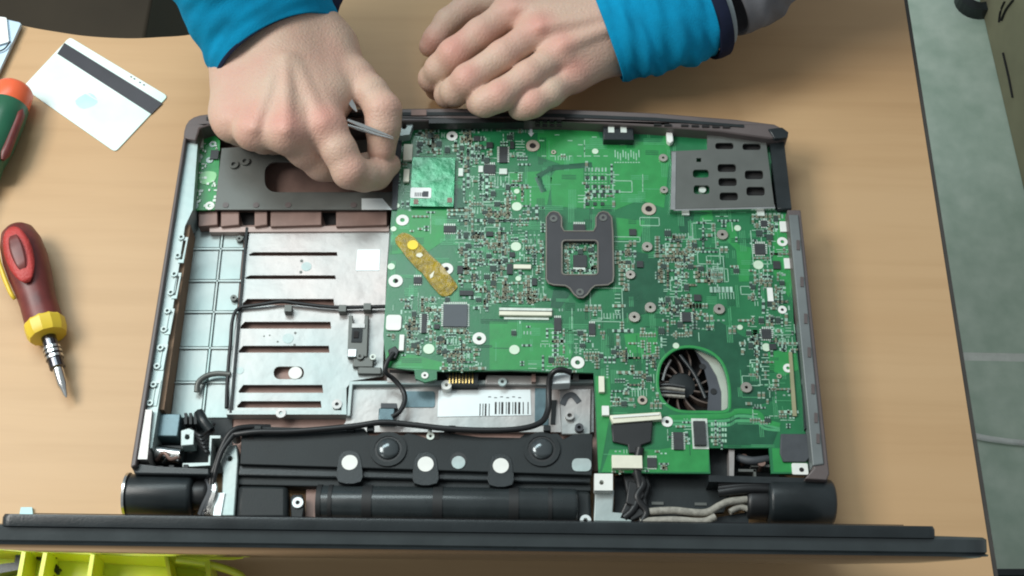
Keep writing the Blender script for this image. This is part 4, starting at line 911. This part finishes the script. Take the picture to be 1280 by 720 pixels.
# ------------------------------------------------------------------ hands
def smin(a, b, k):
    h = np.clip(.5+.5*(b-a)/k, 0, 1); return b*(1-h)+a*h-k*h*(1-h)
def cone(G, a, b, ra, rb, flat=None):
    a = np.asarray(a, float); b = np.asarray(b, float); d = b-a
    t = np.clip(((G-a)@d)/(d@d+1e-12), 0, 1)
    q = G-a-t[..., None]*d
    return np.linalg.norm(q, axis=-1)-(ra+(rb-ra)*t)
def surface_nets(fn, lo, hi, h):
    n = np.ceil((np.array(hi)-lo)/h).astype(int)+1
    ax = [lo[i]+h*np.arange(n[i]) for i in range(3)]
    G = np.stack(np.meshgrid(*ax, indexing='ij'), -1)
    D = fn(G).astype(np.float64); S = D < 0
    c = np.zeros(np.array(D.shape)-1, int)
    for i in (0, 1):
        for j in (0, 1):
            for k in (0, 1): c += S[i:i+c.shape[0], j:j+c.shape[1], k:k+c.shape[2]]
    act = (c > 0) & (c < 8); idx = -np.ones(act.shape, int); cells = np.argwhere(act); idx[act] = np.arange(len(cells))
    pos = np.zeros((len(cells), 3)); cnt = np.zeros(len(cells))
    offs = [(i, j, k) for i in (0, 1) for j in (0, 1) for k in (0, 1)]
    for o in offs:
        for d in range(3):
            if o[d] == 1: continue
            p = list(o); p[d] = 1
            A = D[tuple((cells+o).T)]; B = D[tuple((cells+p).T)]; m = (A < 0) != (B < 0)
            t = np.where(m, A/(A-B+1e-15), 0); q = cells+np.array(o, float); q[:, d] += t
            pos[m] += q[m]; cnt[m] += 1
    pos = lo+h*pos/cnt[:, None]
    F = []
    for d in range(3):
        a, b = (d+1) % 3, (d+2) % 3
        sl0 = [slice(None)]*3; sl1 = [slice(None)]*3; sl0[d] = slice(0, -1); sl1[d] = slice(1, None)
        X = S[tuple(sl0)] != S[tuple(sl1)]; E = np.argwhere(X)
        E = E[(E[:, a] > 0) & (E[:, b] > 0) & (E[:, a] < D.shape[a]-1) & (E[:, b] < D.shape[b]-1)]
        def cell(da, db):
            e = E.copy(); e[:, a] += da; e[:, b] += db; return idx[tuple(e.T)]
        q = np.stack([cell(-1, -1), cell(0, -1), cell(0, 0), cell(-1, 0)], 1)
        fl = ~S[tuple(E.T)]; q[fl] = q[fl][:, ::-1]
        F.append(q)
    F = np.vstack(F); F = F[(F >= 0).all(1)]
    return pos, F
def relax(V, F, it=3):
    E = np.vstack([F[:, [i, (i+1) % 4]] for i in range(4)])
    for _ in range(it):
        S_ = np.zeros_like(V); C_ = np.zeros(len(V))
        np.add.at(S_, E[:, 0], V[E[:, 1]]); np.add.at(C_, E[:, 0], 1); np.add.at(S_, E[:, 1], V[E[:, 0]]); np.add.at(C_, E[:, 1], 1)
        V = V*.5+.5*S_/C_[:, None]
    return V
def skin_mat():
    m = mat('skin', (.56, .42, .32), .47, 0, .12, 45, .55, 600, spec=.35, sss=.12, bdist=.0009, col2=(.56, .345, .27))
    nt = m.node_tree; N = nt.nodes; L = nt.links; b = N['Principled BSDF']
    at = N.new('ShaderNodeAttribute'); at.attribute_name = 'tint'; src = b.inputs['Base Color'].links[0].from_socket
    mx = N.new('ShaderNodeMix'); mx.data_type = 'RGBA'; mx.inputs['B'].default_value = (.58, .25, .205, 1)
    L.new(at.outputs['Fac'], mx.inputs['Factor']); L.new(src, mx.inputs['A']); L.new(mx.outputs['Result'], b.inputs['Base Color'])
    # finer creases on top of the skin grain
    vo = N.new('ShaderNodeTexVoronoi'); vo.inputs['Scale'].default_value = 700; vo.feature = 'DISTANCE_TO_EDGE'
    tc = [n for n in N if n.type == 'TEX_COORD'][0]; L.new(tc.outputs['Object'], vo.inputs['Vector'])
    bp = [n for n in N if n.type == 'BUMP'][0]; b2 = N.new('ShaderNodeBump'); b2.inputs['Strength'].default_value = .3; b2.inputs['Distance'].default_value = .0004
    L.new(vo.outputs['Distance'], b2.inputs['Height']); L.new(bp.outputs[0], b2.inputs['Normal']); L.new(b2.outputs[0], b.inputs['Normal'])
    return m
SKIN = skin_mat()
def hand(name, palm, fingers, ridges, knuckles, parent, org, kp=.010, kf=.0008, dents=(), fs=.965):
    pw = [(P(*a[:3]), a[3], P(*b[:3]), b[3]) for a, b in palm]
    fw_ = [[(P(*q[:3]), q[3]*fs) for q in f] for f in fingers]
    rw = [(P(*a[:3]), a[3], P(*b[:3]), b[3]) for a, b in ridges]
    allp = np.array([q[0] for q in pw]+[q[2] for q in pw]+[q[0] for f in fw_ for q in f])
    lo, hi = allp.min(0)-.034, allp.max(0)+.034
    def fn(G):
        d = None
        for a, ra, b, rb in pw:
            s = cone(G, a, b, ra, rb); d = s if d is None else smin(d, s, kp)
        for a, ra, b, rb in rw: d = smin(d, cone(G, a, b, ra, rb), .005)
        fd = None
        for f in fw_:
            s = None
            for (a, ra), (b, rb) in zip(f[:-1], f[1:]):
                c_ = cone(G, a, b, ra, rb); s = c_ if s is None else smin(s, c_, .004)
            fd = s if fd is None else smin(fd, s, kf)
        d = smin(d, fd, .0048)
        for a, ra, b, rb in dents:
            s = cone(G, P(*a), P(*b), ra, rb); d = -smin(-d, s, .004)
        return d
    V, F = surface_nets(fn, lo, hi, .0012); V = relax(V, F, 1)
    o = add(name, V, F.tolist(), SKIN, parent, smooth=True)
    tint = np.zeros(len(V))
    for x, y, z, r_, s in knuckles: tint = np.maximum(tint, 1.1*s*np.exp(-((V-P(x, y, z))**2).sum(1)/r_**2))
    at = o.data.attributes.new('tint', 'FLOAT', 'POINT'); at.data.foreach_set('value', tint.astype(np.float32))
    return o
per = empty('person', (*P(560, -60, 0)[:2], 0), 'person in a bright blue jacket working on the laptop with both hands', 'person')
# right hand (viewer's left): back of the hand up, thumb and index pinching the tweezers
W = (350, 62, .050, .0215); W2_ = (300, -30, .075, .024)
palm1 = [(W2_, W), ((290, 10, .066, .020), (300, 95, .048, .0165)), ((352, -10, .070, .022), (408, 62, .050, .0185)), ((408, 62, .050, .0185), (416, 118, .052, .0150)), ((300, 95, .048, .0165), (287, 140, .048, .0125)), ((322, -10, .075, .022), (384, 70, .048, .019)),
         ((340, 62, .052, .0200), (292, 154, .050, .0118)), ((350, 60, .054, .0210), (318, 163, .060, .0122)), ((358, 60, .056, .0215), (358, 166, .063, .0126)), ((366, 60, .054, .0210), (406, 158, .058, .0130)),
         ((320, 90, .044, .017), (300, 140, .042, .014)), ((350, 100, .040, .018), (350, 150, .042, .016)), ((385, 80, .044, .018), (395, 140, .042, .015))]
fing1 = [[(406, 158, .058, .0128), (424, 188, .053, .0112), (437, 214, .046, .0112), (455, 220, .038, .0100), (470, 218, .032, .0098), (486, 206, .028, .0082)],
         [(358, 166, .062, .0124), (380, 188, .048, .0108), (402, 206, .036, .0104), (436, 212, .026, .0095), (462, 204, .022, .0080)],
         [(318, 163, .059, .0120), (330, 172, .042, .0104), (342, 174, .028, .0098), (370, 176, .021, .0088), (392, 172, .019, .0075)],
         [(292, 154, .050, .0114), (300, 163, .036, .0098), (308, 168, .026, .0092), (330, 168, .020, .0080), (346, 165, .019, .0068)],
         [(392, 70, .044, .0170), (420, 78, .048, .0165), (444, 98, .051, .0132), (464, 116, .053, .0112), (479, 138, .052, .0118), (479, 158, .047, .0112), (477, 187, .038, .0096)]]
rid1 = [((352, 75, .0740, .003), (318, 160, .0700, .0026)), ((358, 75, .0760, .003), (358, 162, .0730, .0026)), ((366, 75, .0740, .003), (404, 154, .0680, .0026)), ((344, 80, .0700, .0026), (292, 150, .0590, .003))]
kn1 = [(404, 146, .070, .012, .55), (356, 152, .075, .013, .6), (318, 152, .071, .011, .55), (290, 146, .060, .010, .4), (437, 205, .055, .010, .35), (480, 128, .062, .010, .3), (486, 206, .030, .010, .3), (482, 190, .040, .010, .35)]
hand('hand', palm1, fing1, rid1, kn1, per, None, fs=.92)
# left hand (viewer's right): fingers curled down onto the far rim
palm2 = [((860, -10, .045, .024), (775, 28, .040, .0225)), ((860, 10, .040, .022), (780, 55, .036, .0190)),
         ((770, 20, .042, .0200), (640, 14, .052, .0125)), ((772, 28, .042, .0205), (674, 38, .054, .0128)), ((774, 38, .040, .0200), (704, 64, .050, .0122)), ((776, 50, .036, .0185), (718, 94, .040, .0112)),
         ((750, 30, .028, .018), (680, 50, .030, .016)), ((750, 50, .026, .016), (712, 84, .028, .0125)), ((745, 10, .028, .018), (660, 10, .030, .015))]
fing2 = [[(640, 14, .051, .0122), (600, 42, .052, .0112), (567, 68, .048, .0116), (549, 86, .038, .0104), (540, 98, .026, .0098), (545, 112, .012, .0085)],
         [(674, 38, .053, .0124), (628, 70, .054, .0112), (585, 100, .050, .0116), (569, 114, .040, .0104), (560, 118, .028, .0098), (568, 122, .014, .0085)],
         [(704, 64, .049, .0118), (660, 95, .052, .0108), (624, 120, .050, .0112), (606, 128, .046, .0102), (598, 129, .040, .0092)],
         [(718, 94, .039, .0108), (688, 116, .044, .0100), (666, 129, .044, .0100), (654, 134, .042, .0088), (648, 136, .040, .0078)],
         [(720, -6, .026, .0150), (640, -4, .026, .0140), (590, 6, .024, .0125), (560, 28, .022, .0105), (545, 48, .018, .0095), (537, 58, .014, .0085)]]
rid2 = [((758, 22, .0610, .0028), (676, 34, .0645, .0032)), ((764, 34, .0600, .0028), (704, 58, .0595, .0032)), ((752, 14, .0610, .0026), (644, 10, .0620, .003))]
kn2 = [(674, 28, .066, .012, .6), (704, 52, .062, .011, .6), (718, 84, .050, .010, .6), (640, 8, .062, .012, .5), (567, 58, .058, .012, .65), (585, 90, .060, .010, .6), (624, 110, .061, .010, .55), (664, 122, .053, .009, .4), (604, 38, .062, .010, .35), (537, 55, .022, .010, .5)]
hand('hand', palm2, fing2, rid2, kn2, per, None, fs=.85)

# ------------------------------------------------------------------ sleeves
def sleeve(name, path, radii, m, parent, ns=40, wr=.0016, seed=0, flat=.8, thick=.0025, nlen=10, cut=(0, 0)):
    r0 = np.random.default_rng(seed); pts = spline([P(*q) for q in path], nlen); N = len(pts)
    R = np.interp(np.linspace(0, 1, N), np.linspace(0, 1, len(radii)), radii); V, F = [], []
    ph = r0.uniform(0, 6.28, 8)
    for i in range(N):
        t = pts[min(i+1, N-1)]-pts[max(i-1, 0)]; t /= np.linalg.norm(t); s = np.cross(t, [0, 0, 1.0]); s /= np.linalg.norm(s); b = np.cross(s, t)
        for k in range(ns):
            a = 2*math.pi*k/ns; u = i/N*6
            wv = wr*min(1, i/6)*(math.sin(3*u+2*a+ph[0])+.7*math.sin(7*u-a*3+ph[1])+.5*math.sin(11*u+5*a+ph[2])+.5*math.sin(4*u-4*a+ph[3]))
            sh = max(0, 1-i/22)*(cut[0]*math.sin(a)+cut[1]*math.cos(a))*R[i]
            V.append(pts[i]+(R[i]+wv)*(math.cos(a)*s+flat*math.sin(a)*b)+t*sh)
    for i in range(N-1):
        for k in range(ns): F.append((i*ns+k, i*ns+(k+1) % ns, (i+1)*ns+(k+1) % ns, (i+1)*ns+k))
    o = add(name, V, F, m, parent, smooth=True); md = o.modifiers.new('solid', 'SOLIDIFY'); md.thickness = thick; md.offset = 1
    ss = o.modifiers.new('sub', 'SUBSURF'); ss.levels = 1; ss.render_levels = 1
    return o
sleeve('sleeve', [(350, 70, .050), (332, 24, .064), (304, -38, .085), (262, -120, .12), (230, -240, .18), (215, -420, .26)], [.0440, .0455, .048, .053, .058, .062], BLUE, per, seed=1, wr=.0009, flat=.72, cut=(.40, .08))
sleeve('cuff_trim', [(351, 72.3, .0493), (349, 67.5, .0507), (347, 63, .052)], [.0438, .0440, .0441], NAVY, per, seed=1, wr=0, thick=.0008, nlen=2, flat=.72, cut=(.40, .08))
sleeve('sleeve_panel', [(400, -2, .068), (412, 3, .064), (424, 10, .060)], [.010, .012, .008], NAVY, per, seed=5, wr=.001, nlen=3, flat=.5)
sleeve('sleeve', [(757, 44, .040), (790, 32, .044), (830, 18, .048), (868, 4, .050)], [.0345, .037, .039, .040], BLUE, per, seed=2, wr=.0013)
sleeve('sleeve_stripe', [(866, 5, .0498), (874, 2, .0502), (882, -1, .0505)], [.0415, .042, .0415], NAVY, per, seed=3, wr=0, nlen=3)
sleeve('sleeve_patch', [(876, -5, .0510), (881, -7, .0512), (886, -9, .0514)], [.0400, .0400, .0395], WHITEF, per, seed=3, wr=0, nlen=3)
sleeve('upper_sleeve', [(890, -10, .051), (930, -38, .055), (980, -90, .075), (1030, -170, .11), (1060, -320, .18)], [.0365, .040, .044, .050, .058], GREYF, per, seed=4)

V, F = tube_mesh(spline([P(312, 90, -.15), P(306, 20, -.13), P(312, -70, -.12), P(340, -200, -.10)], 5), .042, 20)
add('trouser_leg', V, F, DKBLUE, per, smooth=True)
# ------------------------------------------------------------------ tweezers
tw = empty('tweezers', P(455, 158, .05), 'steel tweezers pinched between thumb and index finger', 'tweezers')
def blade(a, b, wd, th, name):
    a, b = P(*a), P(*b); d = b-a; L_ = np.linalg.norm(d); d /= L_; s = np.cross(d, [0, 0, 1.0]); s /= np.linalg.norm(s); u = np.cross(s, d); V, F = [], []
    for f, k in ((0, .7), (.3, 1), (.7, .8), (1, .25)):
        for sx, sz in ((1, -1), (1, 1), (-1, 1), (-1, -1)): V.append(a+d*L_*f+s*sx*wd/2*k+u*sz*th/2)
    for i in range(3):
        for k in range(4): F.append((i*4+k, i*4+(k+1) % 4, i*4+4+(k+1) % 4, i*4+4+k))
    F += [(3, 2, 1, 0), (12, 13, 14, 15)]
    return bevel(add(name, V, F, CHROME, tw), .0002, 1)
blade((434, 150, .060), (492, 172, .054), .0026, .0008, 'blade'); blade((432, 156, .056), (492, 174, .051), .0024, .0008, 'blade')
blade((432, 118, .058), (446, 140, .054), .0040, .0010, 'handle_end')
